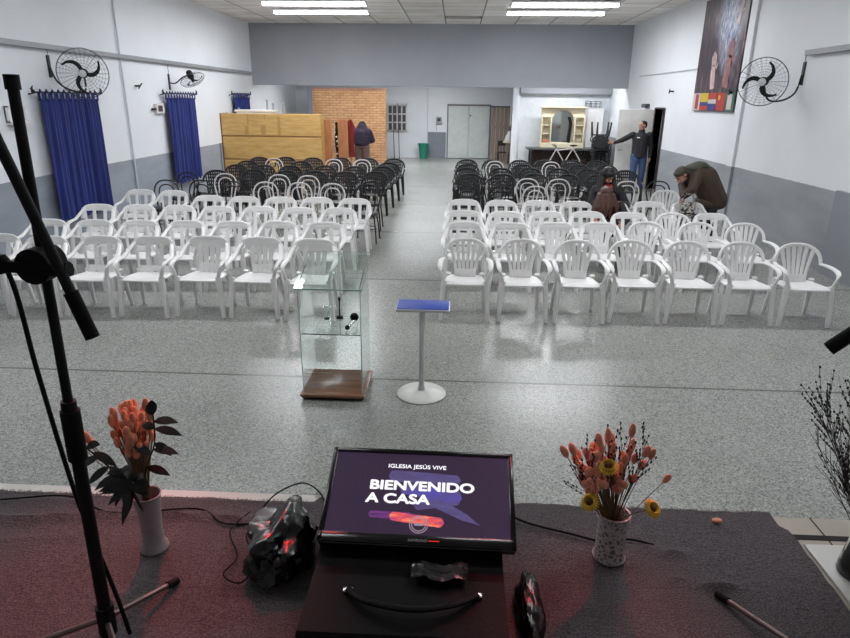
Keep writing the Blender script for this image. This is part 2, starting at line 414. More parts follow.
# grey lower band + seam on the back wall
struct(MB().box(-1.13, -.42, YB - .012, YB, 0, .99).build('trim_9', 'bandgrey', smooth=False))
struct(MB().box(-1.16, -1.13, YB - .03, YB, 0, 2.62).build('trim_10', mat('seam', (196, 202, 208), .5), smooth=False))
# high rails on both side walls
struct(MB().box(XL, XL + .09, 4, 20.2, 2.86, 2.93).build('trim_11', 'rail', smooth=False))
struct(MB().box(XR - .09, XR, 2.5, 10.15, 2.86, 2.93).build('trim_12', 'rail', smooth=False))
struct(MB().box(XR - .02, XR, 14.7, 19.2, 2.86, 2.885).build('trim_13', mat('conduit', (176, 178, 184), .5), smooth=False))
# darker repair board along the lower right wall
struct(MB().box(XR - .06, XR, 3.0, 8.7, 0, 1.12).build('trim_14', wall_mat('board_paint', (140, 144, 150)), smooth=False))

# brick partition
t = MB(); t.box(-5.15, -2.54, 23.5, 23.75, 0, 2.5)
o = struct(t.build('wall_brick', 'brick', smooth=False))
struct(MB().box(-5.18, -2.5, 23.47, 23.78, 2.5, 2.56).build('trim_15', mat('cement_cap', (150, 112, 104), .9), smooth=False))
struct(MB().box(-5.32, -5.15, 23.46, 23.78, 0, 2.56).build('trim_16', mat('cement_side', (112, 116, 126), .9), smooth=False))

# back window, door
win = thing('window_1', 'small dark window behind a white square grille on the back wall', 'window', (-2.32, YB, 0)); win['kind'] = 'structure'
MB().box(-.36, .36, -.02, .0, 1.04, 1.98).build('window_pane', 'winglass', win, smooth=False)
f = MB(); f.box(-.38, .38, -.06, -.02, 1.0, 1.05).box(-.38, .38, -.06, -.02, 1.95, 2.0)
for i in range(5): x = -.38 + .18 * i; f.box(x - .02, x + .03, -.06, -.02, 1.0, 2.0)
for z in (1.34, 1.65): f.box(-.38, .38, -.055, -.02, z - .025, z + .025)
f.build('window_grille', 'white_metal', win, smooth=False)
dr = thing('door_1', 'wide pale grey double door in the back wall', 'door', (.46, YB, 0)); dr['kind'] = 'structure'
for s_ in (-1, 1):
    p = MB(); p.rbox(min(0, s_ * .8) + (.005 if s_ > 0 else 0), max(0, s_ * .8) - (.005 if s_ < 0 else 0), -.05, -.01, .02, 1.98, .008)
    for z0, z1 in ((.15, .8), (.95, 1.85)): p.box(min(s_ * .12, s_ * .7), max(s_ * .12, s_ * .7), -.058, -.05, z0, z1)
    p.build('door_leaf', 'door_paint', dr)
MB().cyl((.06, -.05, 1.62), (.06, -.09, 1.62), .03).build('door_handle', 'black', dr)
f = MB(); f.box(-.84, -.8, -.07, 0, 0, 2.02).box(.8, .84, -.07, 0, 0, 2.02).box(-.84, .84, -.1, 0, 1.98, 2.04)
f.build('door_frame', mat('lintel', (120, 116, 118), .6), dr, smooth=False)

# open door leaf on the right
dl = thing('door_2', 'open white door leaf standing out from the right wall', 'door', (XR - .01, 17.4, 0)); dl['kind'] = 'structure'
MB().rbox(-.9, 0, -.02, .02, .02, 2.01, .006).build('door_leaf', mat('leaf_white', (214, 212, 208), .5), dl)
h = MB(); h.cyl((-.84, -.02, 1.0), (-.84, -.06, 1.0), .012); h.cyl((-.84, -.06, 1.0), (-.74, -.06, 1.0), .01); h.build('door_handle', 'chrome', dl)

# ------------------------------------------------------------------ stage
HS = .47
struct(MB().box(XL, XR, YF, 2.42, 0, HS).build('floor_stage', 'tile', smooth=False))
s = MB(); s.box(XL, -.55, 2.375, 2.44, HS, HS + .008).build('x', 'nosing')
bpy.data.objects['x'].name = 'trim_17'; struct(bpy.data.objects['trim_17'])
g_ = MB()
for x in (1.6, 1.9, 2.2, 2.5): g_.box(x, x + .005, 1.4, 2.42, HS, HS + .002)
for y in (1.45, 1.75, 2.05): g_.box(1.5, XR, y, y + .005, HS, HS + .002)
g_.box(1.42, 1.72, 2.27, 2.30, HS, HS + .003)
struct(g_.build('trim_18', 'dark', smooth=False))
def car(u, v):
    # the front edge meets the nosing strip on the left and covers the stage edge on the right
    x = -6.2 + u * 7.66; y = YF + .1 + v * 4.785
    edge = .012 * noise.noise(V((x * 9, 3.1, 0))) + .01 * noise.noise(V((x * 30, 1, 0)))
    if x > -.6: y += .05 * v ** 8
    if v == 1: y += edge
    if u == 1: x += .02 * noise.noise(V((y * 7, 3.1, 2))) - .03 * (v > .98)
    z = HS + .010 + .004 * noise.noise(V((x * 3, y * 3, 0)))
    def ridge(yc, x0, x1, h, w_=.02):
        yy = yc + .03 * math.sin(x * 4) + .015 * math.sin(x * 11)
        k = max(0, min(1, (x - x0) * 6)) * max(0, min(1, (x1 - x) * 6))
        return h * k * math.exp(-((y - yy) / w_) ** 2)
    z += ridge(2.16, .7, 1.05, .03, .013) + ridge(2.22, -2.2, -.5, .022) + ridge(2.0, .8, 1.25, .026, .012) + ridge(2.08, -2.2, -1.4, .01)
    return (x, y, z)
cp = MB().grid(car, 260, 170, (0, 0, -.009)).build('stage_carpet', 'carpet')
tag(cp, 'worn dark grey woven carpet covering the stage', 'carpet')
fr = MB()
for i in range(900):
    x = -6 + 7.4 * i / 900 + random.uniform(-.003, .003); l = random.uniform(.006, .022)
    k_ = .055 if x > -.6 else 0
    if x > -2.4: fr.cyl((x, 2.365 + k_, HS + .012), (x + random.uniform(-.008, .008), 2.375 + k_ + l * .8 + .004, HS + .012), .0014, n=4)
fro = fr.build('fringe', mat('fringe_grey', (120, 112, 110), .9), cp); fro['kind'] = 'stuff'

# ------------------------------------------------------------------ ceiling lights
def fixture(x, y, first=[None]):
    lab = 'lit twin-tube fluorescent ceiling fixture'
    if first[0] is None:
        t = thing('fluorescent_light', lab, 'ceiling light', (0, 0, 0))
        MB().rbox(-1.2, 1.2, -.11, .11, -.05, 0, .01).build('housing', 'fixture', t)
        for s_ in (-1, 1):
            MB().cyl((-1.17, s_ * .055, -.075), (1.17, s_ * .055, -.075), .03, n=10).build('tube', 'tube', t)
        for s_ in (-1, 1): MB().box(s_ * 1.18 - .02, s_ * 1.18 + .02, -.1, .1, -.1, -.05).build('end_cap', 'fixture', t, smooth=False)
        reg(t); first[0] = t
    else: t = dup(first[0], (0, 0, 0), 0, lab)
    t.location = (x, y, ZC - .02)
    t['group'] = 'fluorescent fixtures on the ceiling'
    L = bpy.data.lights.new('tube_glow', 'AREA'); L.shape = 'RECTANGLE'; L.size = 2.3; L.size_y = .16; L.energy = EN; L.color = (.94, .97, 1)
    lo = bpy.data.objects.new('tube_glow', L); COL.objects.link(lo); lo.parent = t; lo.location = (0, 0, -.1)
    return t
EN = 100
names = [('second pair', 0)]
for y, who in ((17.1, 'nearest the bulkhead'), (15.6, 'one row before the bulkhead'), (13.0, 'overhead above the black chairs'), (7.2, 'overhead above the white chairs'), (3.7, 'overhead above the glass lectern')):
    for x, sd in ((-3.43, 'left'), (2.33, 'right')):
        f_ = fixture(x if y > 16 else x - (.0 if x > 0 else -.15), y)
        [c for c in f_.children if c.type == 'LIGHT'][0].data.energy = EN * {7.2: 1.0, 3.7: .42}.get(y, 1)
        f_['label'] = 'lit white fluorescent ceiling fixture, %s side, %s' % (sd, who)
# added lamps that brighten the rear area, unseen behind the bulkhead
f_ = fixture(-1.0, 22.6); f_.location.z = 3.08; f_['label'] = 'added unseen fluorescent fixture on the low ceiling behind the bulkhead'
[c for c in f_.children if c.type == 'LIGHT'][0].data.energy = 120
f_ = fixture(3.4, 21.2); f_.location.z = 3.08; f_['label'] = 'added unseen fluorescent fixture on the low ceiling above the bicycle'  # second added lamp, out of view, lights the right rear
[c for c in f_.children if c.type == 'LIGHT'][0].data.energy = 55
f_ = fixture(-3.9, 21.9); f_.location.z = 3.08; f_['label'] = 'added unseen fluorescent fixture on the low ceiling before the brick wall'  # added out of view to brighten the wall left of the brick
[c for c in f_.children if c.type == 'LIGHT'][0].data.energy = 70

# ------------------------------------------------------------------ white and black moulded armchairs
def chair_back_y(z, x): return .14 + (z - .42) * .22 - .75 * x * x
def monobloc(style, m, label):
    t = thing({'round': 'plastic_armchair', 'square': 'plastic_armchair', 'fan': 'plastic_armchair', 'black': 'plastic_armchair'}[style], label, 'chair')
    rd = style in ('round', 'black')
    rx = {'round': .235, 'square': .226, 'fan': .23, 'black': .265}[style]; cz = .585; rz = {'round': .195, 'square': .165, 'fan': .172, 'black': .215}[style]
    ex = .8 if rd else .52
    def rim(a):
        c, s_ = math.cos(a), math.sin(a)
        x = rx * math.copysign(abs(c) ** ex, c); z = cz + rz * abs(s_) ** ex
        return V((x, chair_back_y(z, x), z))
    N = 26
    arch = [rim(PI * i / N) for i in range(N + 1)]
    b = MB()
    wb = {'round': .019, 'square': .031, 'fan': .028, 'black': .022}[style]
    top = [.5 + .5 * math.sin(PI * i / N) for i in range(N + 1)]
    b.sweep(arch, [wb * (.75 + .25 * k) for k in top], .013, hint=(0, 1, .15), n=10, power=.7)
    def slat(x0, x1, w0, w1, z0=.40):
        zt = cz + rz * max(0, 1 - (abs(x1) / rx) ** (1 / (ex * .5))) ** (ex * .5) - .008
        pts = []; ws = []
        for i in range(9):
            k = i / 8; x = x0 + (x1 - x0) * k ** 1.3; z = z0 + (zt - z0) * k
            pts.append((x, chair_back_y(z, x) , z)); ws.append(w0 + (w1 - w0) * k)
        b.sweep(pts, ws, .006, hint=(0, 1, 0), n=8, power=.6)
    if style == 'round':
        for k in range(6): u = (k - 2.5) / 2.5; slat(u * .095, u * .165, .0165, .021)
        for zz in (.43,): b.sweep([(x / 10, chair_back_y(zz, x / 10), zz) for x in (-1.15, -.6, 0, .6, 1.15)], .045, .007, hint=(0, 1, 0), power=.6)
    elif style == 'square':
        for u in (-1, 1): slat(u * .07, u * .078, .026, .024)
        slat(-.165, -.2, .012, .02); slat(.165, .2, .012, .02)
        b.sweep([(x / 10, chair_back_y(.715, x / 10), .715) for x in (-1.8, -.9, 0, .9, 1.8)], .03, .008, hint=(0, 1, 0), power=.6)
        b.sweep([(x / 10, chair_back_y(.44, x / 10), .44) for x in (-1.5, -.8, 0, .8, 1.5)], .035, .007, hint=(0, 1, 0), power=.6)
    elif style == 'fan':
        for u in (-1.5, -.5, .5, 1.5): slat(u * .056, u * .078, .024, .03)
        b.sweep([(x / 10, chair_back_y(.70, x / 10), .70) for x in (-1.8, -.9, 0, .9, 1.8)], .045, .008, hint=(0, 1, 0), power=.6)
        b.sweep([(x / 10, chair_back_y(.45, x / 10), .45) for x in (-1.0, -.5, 0, .5, 1.0)], .05, .007, hint=(0, 1, 0), power=.6)
    else:
        for k in range(11): u = (k - 5) / 5; slat(u * .17, u * .225, .0115, .0155)
        for zz in (.46, .53, .60, .67, .73): 
            xm = .2 if zz < .65 else .19
            b.sweep([(xm * q, chair_back_y(zz, xm * q) + .004, zz) for q in (-1, -.5, 0, .5, 1)], .016, .006, hint=(0, 1, 0), power=.6)
    b.build('backrest', m, t)
    def seat(u, v):
        k = 2 * u - 1; y = -.205 + .385 * v; hw = .222 - .03 * v
        z = .425 - .018 * (1 - k * k) * min(1, v * 4) - .02 * v - (.028 * max(0, 1 - v * 9) ** 2)
        z -= .02 * max(0, abs(k) - .88) / .12
        return (k * hw, y - .012 * (1 - k * k) * (v < .02), z)
    MB().grid(seat, 16, 18, (0, 0, -.014)).build('seat', m, t)
    lw = .033 if style == 'black' else .0275
    for s_ in (-1, 1):
        e = V((s_ * rx, chair_back_y(cz, rx), cz)); ax = .262 if style != 'black' else .285
        if rd: q0 = [e + V((0, .0, .006)), (s_ * (ax - .004), .04, .592)]
        else:
            e2 = rim(.62) if s_ > 0 else rim(PI - .62); q0 = [e2, e2 + V((s_ * .022, -.05, -.035)), (s_ * (ax - .008), .02, .603)]
        p = cr(q0 + [(s_ * ax, -.08, .588), (s_ * (ax - .002), -.17, .57), (s_ * (ax - .014), -.2, .52), (s_ * (ax - .04), -.19, .43)], 5)
        n = len(p); b = MB()
        b.sweep(p, [.02 + .006 * math.sin(PI * min(1, i / n * 1.2)) for i in range(n)], .0125, hint=(-s_ * .1, 0 if False else .25, 1), n=10, power=.7)
        b.build('armrest', m, t)
        pf = cr([(s_ * (ax - .045), -.178, .43), (s_ * (ax - .028), -.198, .22), (s_ * (ax - .012), -.215, .0)], 5)
        MB().sweep(pf, [lw * (1.1 - .35 * i / 10) for i in range(11)], [lw * (1 - .35 * i / 10) for i in range(11)], hint=(0, 1, 0), n=8, power=.6).build('leg', m, t)
        pr = cr([(s_ * .182, .15, .425), (s_ * .205, .185, .22), (s_ * .218, .225, .0)], 5)
        MB().sweep(pr, [lw * (1 - .35 * i / 10) for i in range(11)], [lw * (1 - .35 * i / 10) for i in range(11)], hint=(0, 1, 0), n=8, power=.6).build('leg', m, t)
    return reg(t)

def bentwood(fm, sm, label):
    t = thing('hoop_chair', label, 'chair')
    def by(z): return .17 + (z - .45) * .16
    def hoop(rx, zt, z0, r):
        P = []
        for i in range(25):
            a = PI * i / 24; x = rx * math.copysign(abs(math.cos(a)) ** .75, math.cos(a)); z = zt - rx + rx * abs(math.sin(a)) ** .9
            P.append((x, by(z), z))
        P = [(rx * .72, by(z0), z0), (rx * .92, by((z0 + zt) / 2 - .05), (z0 + zt) / 2 - .05)] + P + [(-rx * .92, by((z0 + zt) / 2 - .05), (z0 + zt) / 2 - .05), (-rx * .72, by(z0), z0)]
        return MB().sweep(cr(P, 2), r, hint=(0, 1, 0), n=8)
    hoop(.205, .88, .44, .0125).build('outer_hoop', fm, t)
    hoop(.125, .81, .45, .0105).build('inner_hoop', fm, t)
    MB().lathe([(.0, .44), (.19, .44), (.205, .45), (.2, .468), (.16, .476), (0, .478)]).build('seat', sm, t)
    MB().sweep([(.2 * math.cos(a * PI / 12), .2 * math.sin(a * PI / 12), .437) for a in range(24)], .011, closed=True).build('seat_ring', fm, t)
    for sx in (-1, 1):
        MB().sweep(cr([(sx * .14, -.13, .44), (sx * .165, -.165, .25), (sx * .185, -.2, 0)], 4), .0115, n=8).build('leg', fm, t)
        MB().sweep(cr([(sx * .15, .13, .44), (sx * .17, .18, .25), (sx * .185, .235, 0)], 4), .0115, n=8).build('leg', fm, t)
    MB().sweep([(.165 * math.cos(a * PI / 12), .01 + .175 * math.sin(a * PI / 12), .22) for a in range(24)], .008, closed=True).build('stretcher', fm, t)
    return reg(t)

PRO = {}
def place(kind, x, y, label, group, rz=0):
    if kind not in PRO:
        if kind == 'hoop_white': t = bentwood(M['white_metal'], M['grey_pad'], label)
        elif kind == 'hoop_black': t = bentwood(M['dark_leg'], M['black_pad'], label)
        else: t = monobloc(kind, M['black_plastic'] if kind == 'black' else (M['cream_plastic'] if False else M['white_plastic']), label)
        PRO[kind] = t; t.location = (x, y, 0); t.rotation_euler = (0, 0, rz); t['group'] = group
        return t
    return dup(PRO[kind], (x, y, 0), rz, label, group)
ORD = 'first second third fourth fifth sixth seventh eighth'.split()
DESC = {'round': 'round-backed white plastic armchair', 'square': 'square-backed white plastic armchair', 'fan': 'slatted white plastic armchair',
        'black': 'black plastic armchair', 'hoop_white': 'white hoop-backed chair', 'hoop_black': 'black hoop-backed chair'}
def row(side, rowname, group, items):
    # items from the aisle outwards: (kind, x, y)
    for i, (k, x, y) in enumerate(items):
        place(k, x, y, '%s %s of the aisle, %s, %s from the aisle' % (DESC[k], side, rowname, ORD[i]), group, random.uniform(-.03, .03))
row('left', 'front row', 'white armchairs left of the aisle', [('fan', -1.48, 6.36), ('fan', -2.07, 6.40), ('fan', -2.65, 6.40), ('square', -3.23, 6.35), ('square', -3.79, 6.32), ('square', -4.35, 6.27), ('square', -4.91, 6.32)])
row('left', 'second row', 'white armchairs left of the aisle', [('square', -1.57, 7.36), ('square', -2.13, 7.37), ('square', -2.69, 7.31), ('square', -3.25, 7.29), ('square', -3.81, 7.27), ('square', -4.37, 7.24), ('square', -4.93, 7.22)])
row('left', 'third row', 'white armchairs left of the aisle', [('square', -1.58, 8.44), ('square', -2.14, 8.42), ('square', -2.70, 8.45), ('square', -3.26, 8.39), ('square', -3.82, 8.42), ('square', -4.38, 8.40), ('square', -4.94, 8.38)])
row('left', 'fourth row', 'white armchairs left of the aisle', [('square', -1.51, 9.33), ('square', -2.08, 9.37), ('square', -2.64, 9.35), ('square', -3.20, 9.34), ('square', -3.76, 9.38)])
row('left', 'fifth row', 'white armchairs left of the aisle', [('square', -4.52, 9.84), ('square', -5.08, 9.89)])
row('right', 'front row', 'white armchairs right of the aisle', [('round', 0.13, 6.49), ('round', 0.73, 6.50), ('round', 1.32, 6.51), ('round', 1.90, 6.56), ('round', 2.49, 6.57), ('round', 3.07, 6.58), ('round', 3.66, 6.58)])
row('right', 'second row', 'white armchairs right of the aisle', [('square', 0.13, 7.57), ('square', 0.69, 7.57), ('fan', 1.25, 7.62), ('fan', 1.81, 7.69), ('round', 2.38, 7.71), ('round', 3.02, 7.74), ('round', 3.59, 7.73)])
row('right', 'third row', 'white armchairs right of the aisle', [('square', 0.13, 8.43), ('square', 0.69, 8.41), ('square', 1.25, 8.47), ('square', 1.81, 8.53), ('square', 2.37, 8.51), ('round', 2.93, 8.42), ('square', 3.49, 8.55)])
row('right', 'fourth row', 'white armchairs right of the aisle', [('square', 0.14, 9.43), ('square', 0.70, 9.40), ('square', 1.26, 9.46), ('square', 1.82, 9.42), ('square', 2.36, 9.48), ('square', 2.94, 9.55), ('square', 3.52, 9.58)])
row('right', 'fifth row', 'white armchairs right of the aisle', [('round', 3.55, 10.76)])
row('left', 'first hoop-backed row', 'hoop-backed chairs left of the aisle', [('hoop_black', -1.42, 10.09), ('hoop_white', -2.01, 10.14), ('hoop_white', -2.57, 10.19), ('hoop_white', -3.13, 10.20), ('hoop_black', -3.69, 10.20), ('hoop_black', -4.26, 10.31), ('hoop_black', -4.82, 10.24)])
row('left', 'second hoop-backed row', 'hoop-backed chairs left of the aisle', [('hoop_black', -1.48, 11.14), ('hoop_black', -2.05, 11.21), ('hoop_white', -2.64, 11.19), ('hoop_white', -3.20, 11.26), ('hoop_white', -4.20, 11.30), ('hoop_black', -4.94, 11.38)])
row('right', 'first hoop-backed row', 'hoop-backed chairs right of the aisle', [('hoop_black', 0.19, 10.11), ('hoop_black', 0.75, 10.18), ('hoop_white', 1.31, 10.24), ('hoop_black', 2.38, 10.22)])
row('right', 'second hoop-backed row', 'hoop-backed chairs right of the aisle', [('hoop_black', 0.17, 11.16), ('hoop_black', 0.73, 11.29), ('hoop_white', 1.29, 11.28), ('hoop_white', 1.85, 11.29), ('hoop_white', 3.02, 11.16), ('hoop_black', 3.58, 11.23)])
row('left', 'first black row', 'black plastic armchairs left of the aisle', [('black', -1.61, 12.71), ('black', -2.21, 12.62), ('black', -2.81, 12.63), ('black', -3.41, 12.63), ('black', -4.10, 12.72), ('black', -4.80, 12.52)])
row('left', 'second black row', 'black plastic armchairs left of the aisle', [('black', -1.58, 13.72), ('black', -2.18, 13.67), ('black', -2.85, 13.74), ('black', -3.57, 13.62), ('black', -4.17, 13.66), ('black', -4.77, 13.66)])
row('left', 'third black row', 'black plastic armchairs left of the aisle', [('black', -1.54, 14.64), ('hoop_white', -2.14, 14.48), ('hoop_white', -2.80, 14.48), ('black', -3.58, 14.68), ('hoop_white', -4.18, 14.48), ('black', -4.82, 14.60)])
row('left', 'last black row', 'black plastic armchairs left of the aisle', [('black', -1.52, 15.69), ('black', -2.17, 15.71), ('black', -2.85, 15.74), ('black', -3.52, 15.62), ('black', -4.21, 15.68), ('black', -4.83, 15.57)])
row('right', 'first black row', 'black plastic armchairs right of the aisle', [('black', 0.29, 12.61), ('black', 0.93, 12.64), ('black', 1.59, 12.78), ('black', 2.24, 12.73), ('black', 2.84, 12.74)])
row('right', 'second black row', 'black plastic armchairs right of the aisle', [('black', 0.24, 13.73), ('black', 0.98, 13.79), ('black', 1.61, 13.89), ('black', 2.24, 13.88), ('black', 2.86, 13.85), ('black', 3.63, 13.73)])
row('right', 'third black row', 'black plastic armchairs right of the aisle', [('black', 0.28, 14.59), ('hoop_white', 0.89, 14.59), ('black', 1.54, 14.71), ('hoop_white', 2.17, 14.59), ('black', 2.83, 14.79), ('black', 3.46, 14.83)])
row('right', 'last black row', 'black plastic armchairs right of the aisle', [('black', 0.27, 15.75), ('black', 0.91, 15.75), ('black', 1.57, 15.77), ('black', 2.17, 15.87), ('black', 2.88, 15.99), ('black', 3.48, 15.99)])

TVLOC = (-.11, 1.893, .668); TVRZ = -.015
BOOM = ((-1.10, 1.52, 2.08), (-.945, 1.51, 1.60))
MCAB = [(-1.45, 1.56, 2.1), (-1.3, 1.56, 1.9), (-1.23, 1.6, 1.75), (-1.2, 1.6, 1.46), (-1.17, 1.6, 1.18), (-1.14, 1.6, .97), (-1.08, 1.6, .68), (-1.05, 1.6, .5)]
EXPO = 0.25

# ------------------------------------------------------------------ curtains on the left wall
def curtain(y0, y1, z0, z1, label, folds):
    t = thing('curtain', label, 'curtain', (XL, 0, 0))
    x0 = .11
    def fn(u, v):
        y = y0 + (y1 - y0) * u; a = u * folds * 2 * PI
        k = .35 + .65 * v
        return (x0 + .034 * k * math.sin(a + 1.5 * math.sin(a * .37)) * (.7 + .3 * math.sin(a * .23)) + .012 * math.sin(a * 2.3 + v * 2), y + .02 * math.sin(a * .5 + v * 3) * v + (.05 * (u - .5)) * v, z1 - .09 - (z1 - .09 - z0 + .02 * math.sin(a)) * v)
    MB().grid(fn, folds * 14, 14, (.006, 0, 0)).build('curtain_fabric', 'curtain', t)
    n = int((y1 - y0) / .15)
    for i in range(n + 1):
        y = y0 + .04 + (y1 - y0 - .08) * i / n
        MB().sweep([(x0 + .03, y, z1 - .12), (x0 + .03, y, z1 + .0), (x0, y, z1 + .025), (x0 - .03, y, z1), (x0 - .03, y, z1 - .12)], .032, .004, hint=(0, 0, 0) if False else (1, 0, .01), n=6, power=.6).build('tab', 'curtain', t)
    MB().cyl((x0, y0 - .1, z1), (x0, y1 + .1, z1), .013).build('curtain_rod', 'dark_leg', t)
    for yy in (y0 - .1, y1 + .1):
        s_ = 1 if yy > y0 else -1
        MB().sweep([(x0, yy, z1), (x0, yy + s_ * .03, z1 + .005), (x0, yy + s_ * .06, z1 + .05), (x0, yy + s_ * .02, z1 + .09)], [.022, .03, .02, .006]).build('finial', 'dark_leg', t)
        MB().cyl((0, yy - s_ * .02, z1 - .03), (x0, yy - s_ * .02, z1 - .005), .011).build('bracket', 'dark_leg', t)
    return t
curtain(9.62, 11.2, .3, 2.24, 'large blue curtain hanging below the biggest wall fan on the left wall', 7)
curtain(13.95, 15.45, .36, 2.26, 'blue curtain hanging beside the small tilted fan, middle of the three', 7)
curtain(18.25, 19.6, .4, 2.28, 'farthest blue curtain, mostly hidden behind the yellow plywood cabinet', 8)

# ------------------------------------------------------------------ wall fans
def fan(label, c, d, r, plate, arm, blades, a0=0.0):
    t = thing('wall_fan', label, 'fan', plate)
    O = V(plate); c = V(c) - O; q = V(d).normalized().to_track_quat('Z', 'Y')
    def W(p): return c + q @ V(p)
    g = MB()
    prof = [(r, -.02), (r, .02)]
    def ring(rr, zz, th): g.sweep([W((rr * math.cos(PI * k / 24), rr * math.sin(PI * k / 24), zz)) for k in range(48)], th, closed=True, n=6, hint=q @ V((0, 0, 1)))
    ring(r, 0, .006)
    for k in range(1, 9):
        rr = r * k / 9 + .03; 
        if rr < r: ring(rr, .11 * math.sqrt(max(0, 1 - (rr / r) ** 2)) , .0011); ring(rr, -.10 * math.sqrt(max(0, 1 - (rr / r) ** 2)), .0011)
    for k in range(28):
        a = 2 * PI * k / 28; ca, sa = math.cos(a), math.sin(a)
        for s_ in (.11, -.10):
            g.sweep([W((rr * ca, rr * sa, s_ * math.sqrt(max(0, 1 - (rr / r) ** 2)))) for rr in (.05, r * .4, r * .75, r * .93, r)], .0013 if k % 4 else .002, n=5)
    g.build('guard', 'cage', t)
    MB().lathe([(.0, .115), (.05, .113), (.056, .108), (.05, .1), (0, .1)], n=20, q=q, c=c).build('guard_badge', 'steel', t)
    MB().lathe([(0, -.2), (.05, -.2), (.068, -.17), (.07, -.06), (.05, -.03), (.03, .0), (.03, .05), (0, .055)], n=20, q=q, c=c).build('motor', 'black', t)
    for k in range(blades):
        a = a0 + 2 * PI * k / blades; P = []
        for i in range(9):
            u = i / 8; rr = .035 + (r * .82 - .035) * u; aa = a + .9 * u * u
            P.append(W((rr * math.cos(aa), rr * math.sin(aa), .01 + .02 * math.sin(u * PI))))
        MB().sweep(P, [.014 + .026 * math.sin(PI * min(1, .15 + .85 * i / 8)) * (1 - .45 * i / 8) for i in range(9)], .004, hint=q @ V((.3, 0, 1)), n=8).build('blade', 'black', t)
    A = [V(p) - O for p in arm]
    MB().sweep(cr(A + [W((0, 0, -.12))], 6), .014, n=10).build('arm', 'dark_leg', t)
    n_ = V((1 if plate[0] < 0 else -1, 0, 0))
    pl = MB(); b = .0
    pl.box(min(0, n_.x * .02), max(0, n_.x * .02), -.03, .03, -.16, .16); pl.build('wall_plate', 'dark_leg', t, smooth=False)
    MB().sweep(cr([(n_.x * .012, 0, .14), (n_.x * .008, .015, .25), (n_.x * .01, 0, 2.86 - O.z)], 5), .004, n=6).build('power_cord', 'dark_leg', t)
    return t
fan('largest black wall fan, above the front blue curtain on the left wall', (-5.9, 10.37, 2.53), (.42, -.9, -.06), .37, (XL, 10.15, 2.62),
    [(XL + .02, 10.15, 2.6), (XL + .1, 10.15, 2.4), (XL + .2, 10.3, 2.28), (XL + .32, 10.5, 2.27)], 3, -.25)
fan('small black wall fan tilted downwards above the middle curtain', (-5.85, 14.6, 2.56), (.45, -.2, -.85), .27, (XL, 14.4, 2.5),
    [(XL + .02, 14.4, 2.48), (XL + .15, 14.4, 2.48), (XL + .3, 14.45, 2.6)], 3, 0)
fan('black wall fan on the right wall beside the tall poster', (4.62, 10.45, 2.505), (-.5, -.86, -.05), .345, (XR, 10.25, 2.62),
    [(XR - .02, 10.25, 2.6), (XR - .06, 10.28, 2.35), (XR - .18, 10.4, 2.24), (XR - .32, 10.55, 2.26)], 3, .5)

# small fittings on the walls
t = thing('electrical_box', 'open white electrical box with a small ledge, left wall edge', 'box', (XL, 9.14, 1.93))
b = MB(); b.box(0, .02, -.2, .2, -.1, .12).box(0, .06, -.2, .2, .1, .12).box(0, .06, -.2, .2, -.1, -.08).box(0, .06, -.2, -.18, -.1, .12).box(0, .06, .18, .2, -.1, .12); b.build('housing', 'fixture', t, smooth=False)
MB().box(0, .12, -.2, .2, -.13, -.1).build('ledge', 'white_metal', t, smooth=False)
MB().box(.02, .045, -.08, .1, -.04, .06).build('breaker', 'rail', t, smooth=False)
MB().sweep(cr([(.03, -.05, -.1), (.03, -.02, -.2), (.03, .1, -.25), (.02, .15, -.4)], 5), .005).build('cable', 'rail', t)
t = thing('junction_box', 'small grey junction box left of the middle curtain', 'box', (XL, 13.72, 1.95))
MB().rbox(0, .07, -.2, .16, -.09, .11).build('housing', 'white_metal', t); MB().box(.07, .075, -.14, .06, -.05, .07).build('cover', 'cage', t, smooth=False)
MB().cyl((.04, -.2, 0), (.04, -.36, 0), .02).build('gland', 'black', t)
t = thing('wall_hook', 'small black hook on the left wall beside the large fan', 'hook', (XL, 12.84, 2.39))
MB().cyl((0, 0, 0), (.1, 0, .0), .018).build('peg', 'black', t); MB().sweep([(.08, -.03, -.05), (.1, 0, 0), (.12, .05, .05)], .012).build('claw', 'black', t)
for (y, z, l) in ((12.6, 2.38, 'small black hook between the poster and the right wall fan'), (16.1, 2.44, 'small black hook on the right wall above the open door')):
    t = thing('wall_hook', l, 'hook', (XR, y, z)); MB().cyl((0, 0, 0), (-.09, 0, 0), .018).build('peg', 'black', t); MB().sweep([(-.08, .05, .04), (-.1, 0, 0), (-.12, -.05, -.04)], .014).build('claw', 'black', t)
t = thing('door_closer', 'small dark box above the open door leaf', 'door closer', (XR, 18.1, 2.1)); MB().rbox(-.12, 0, -.2, .2, -.05, .05).build('housing', 'cage', t); MB().cyl((-.06, -.2, 0), (-.06, -.32, -.04), .012).build('lever', 'cage', t)

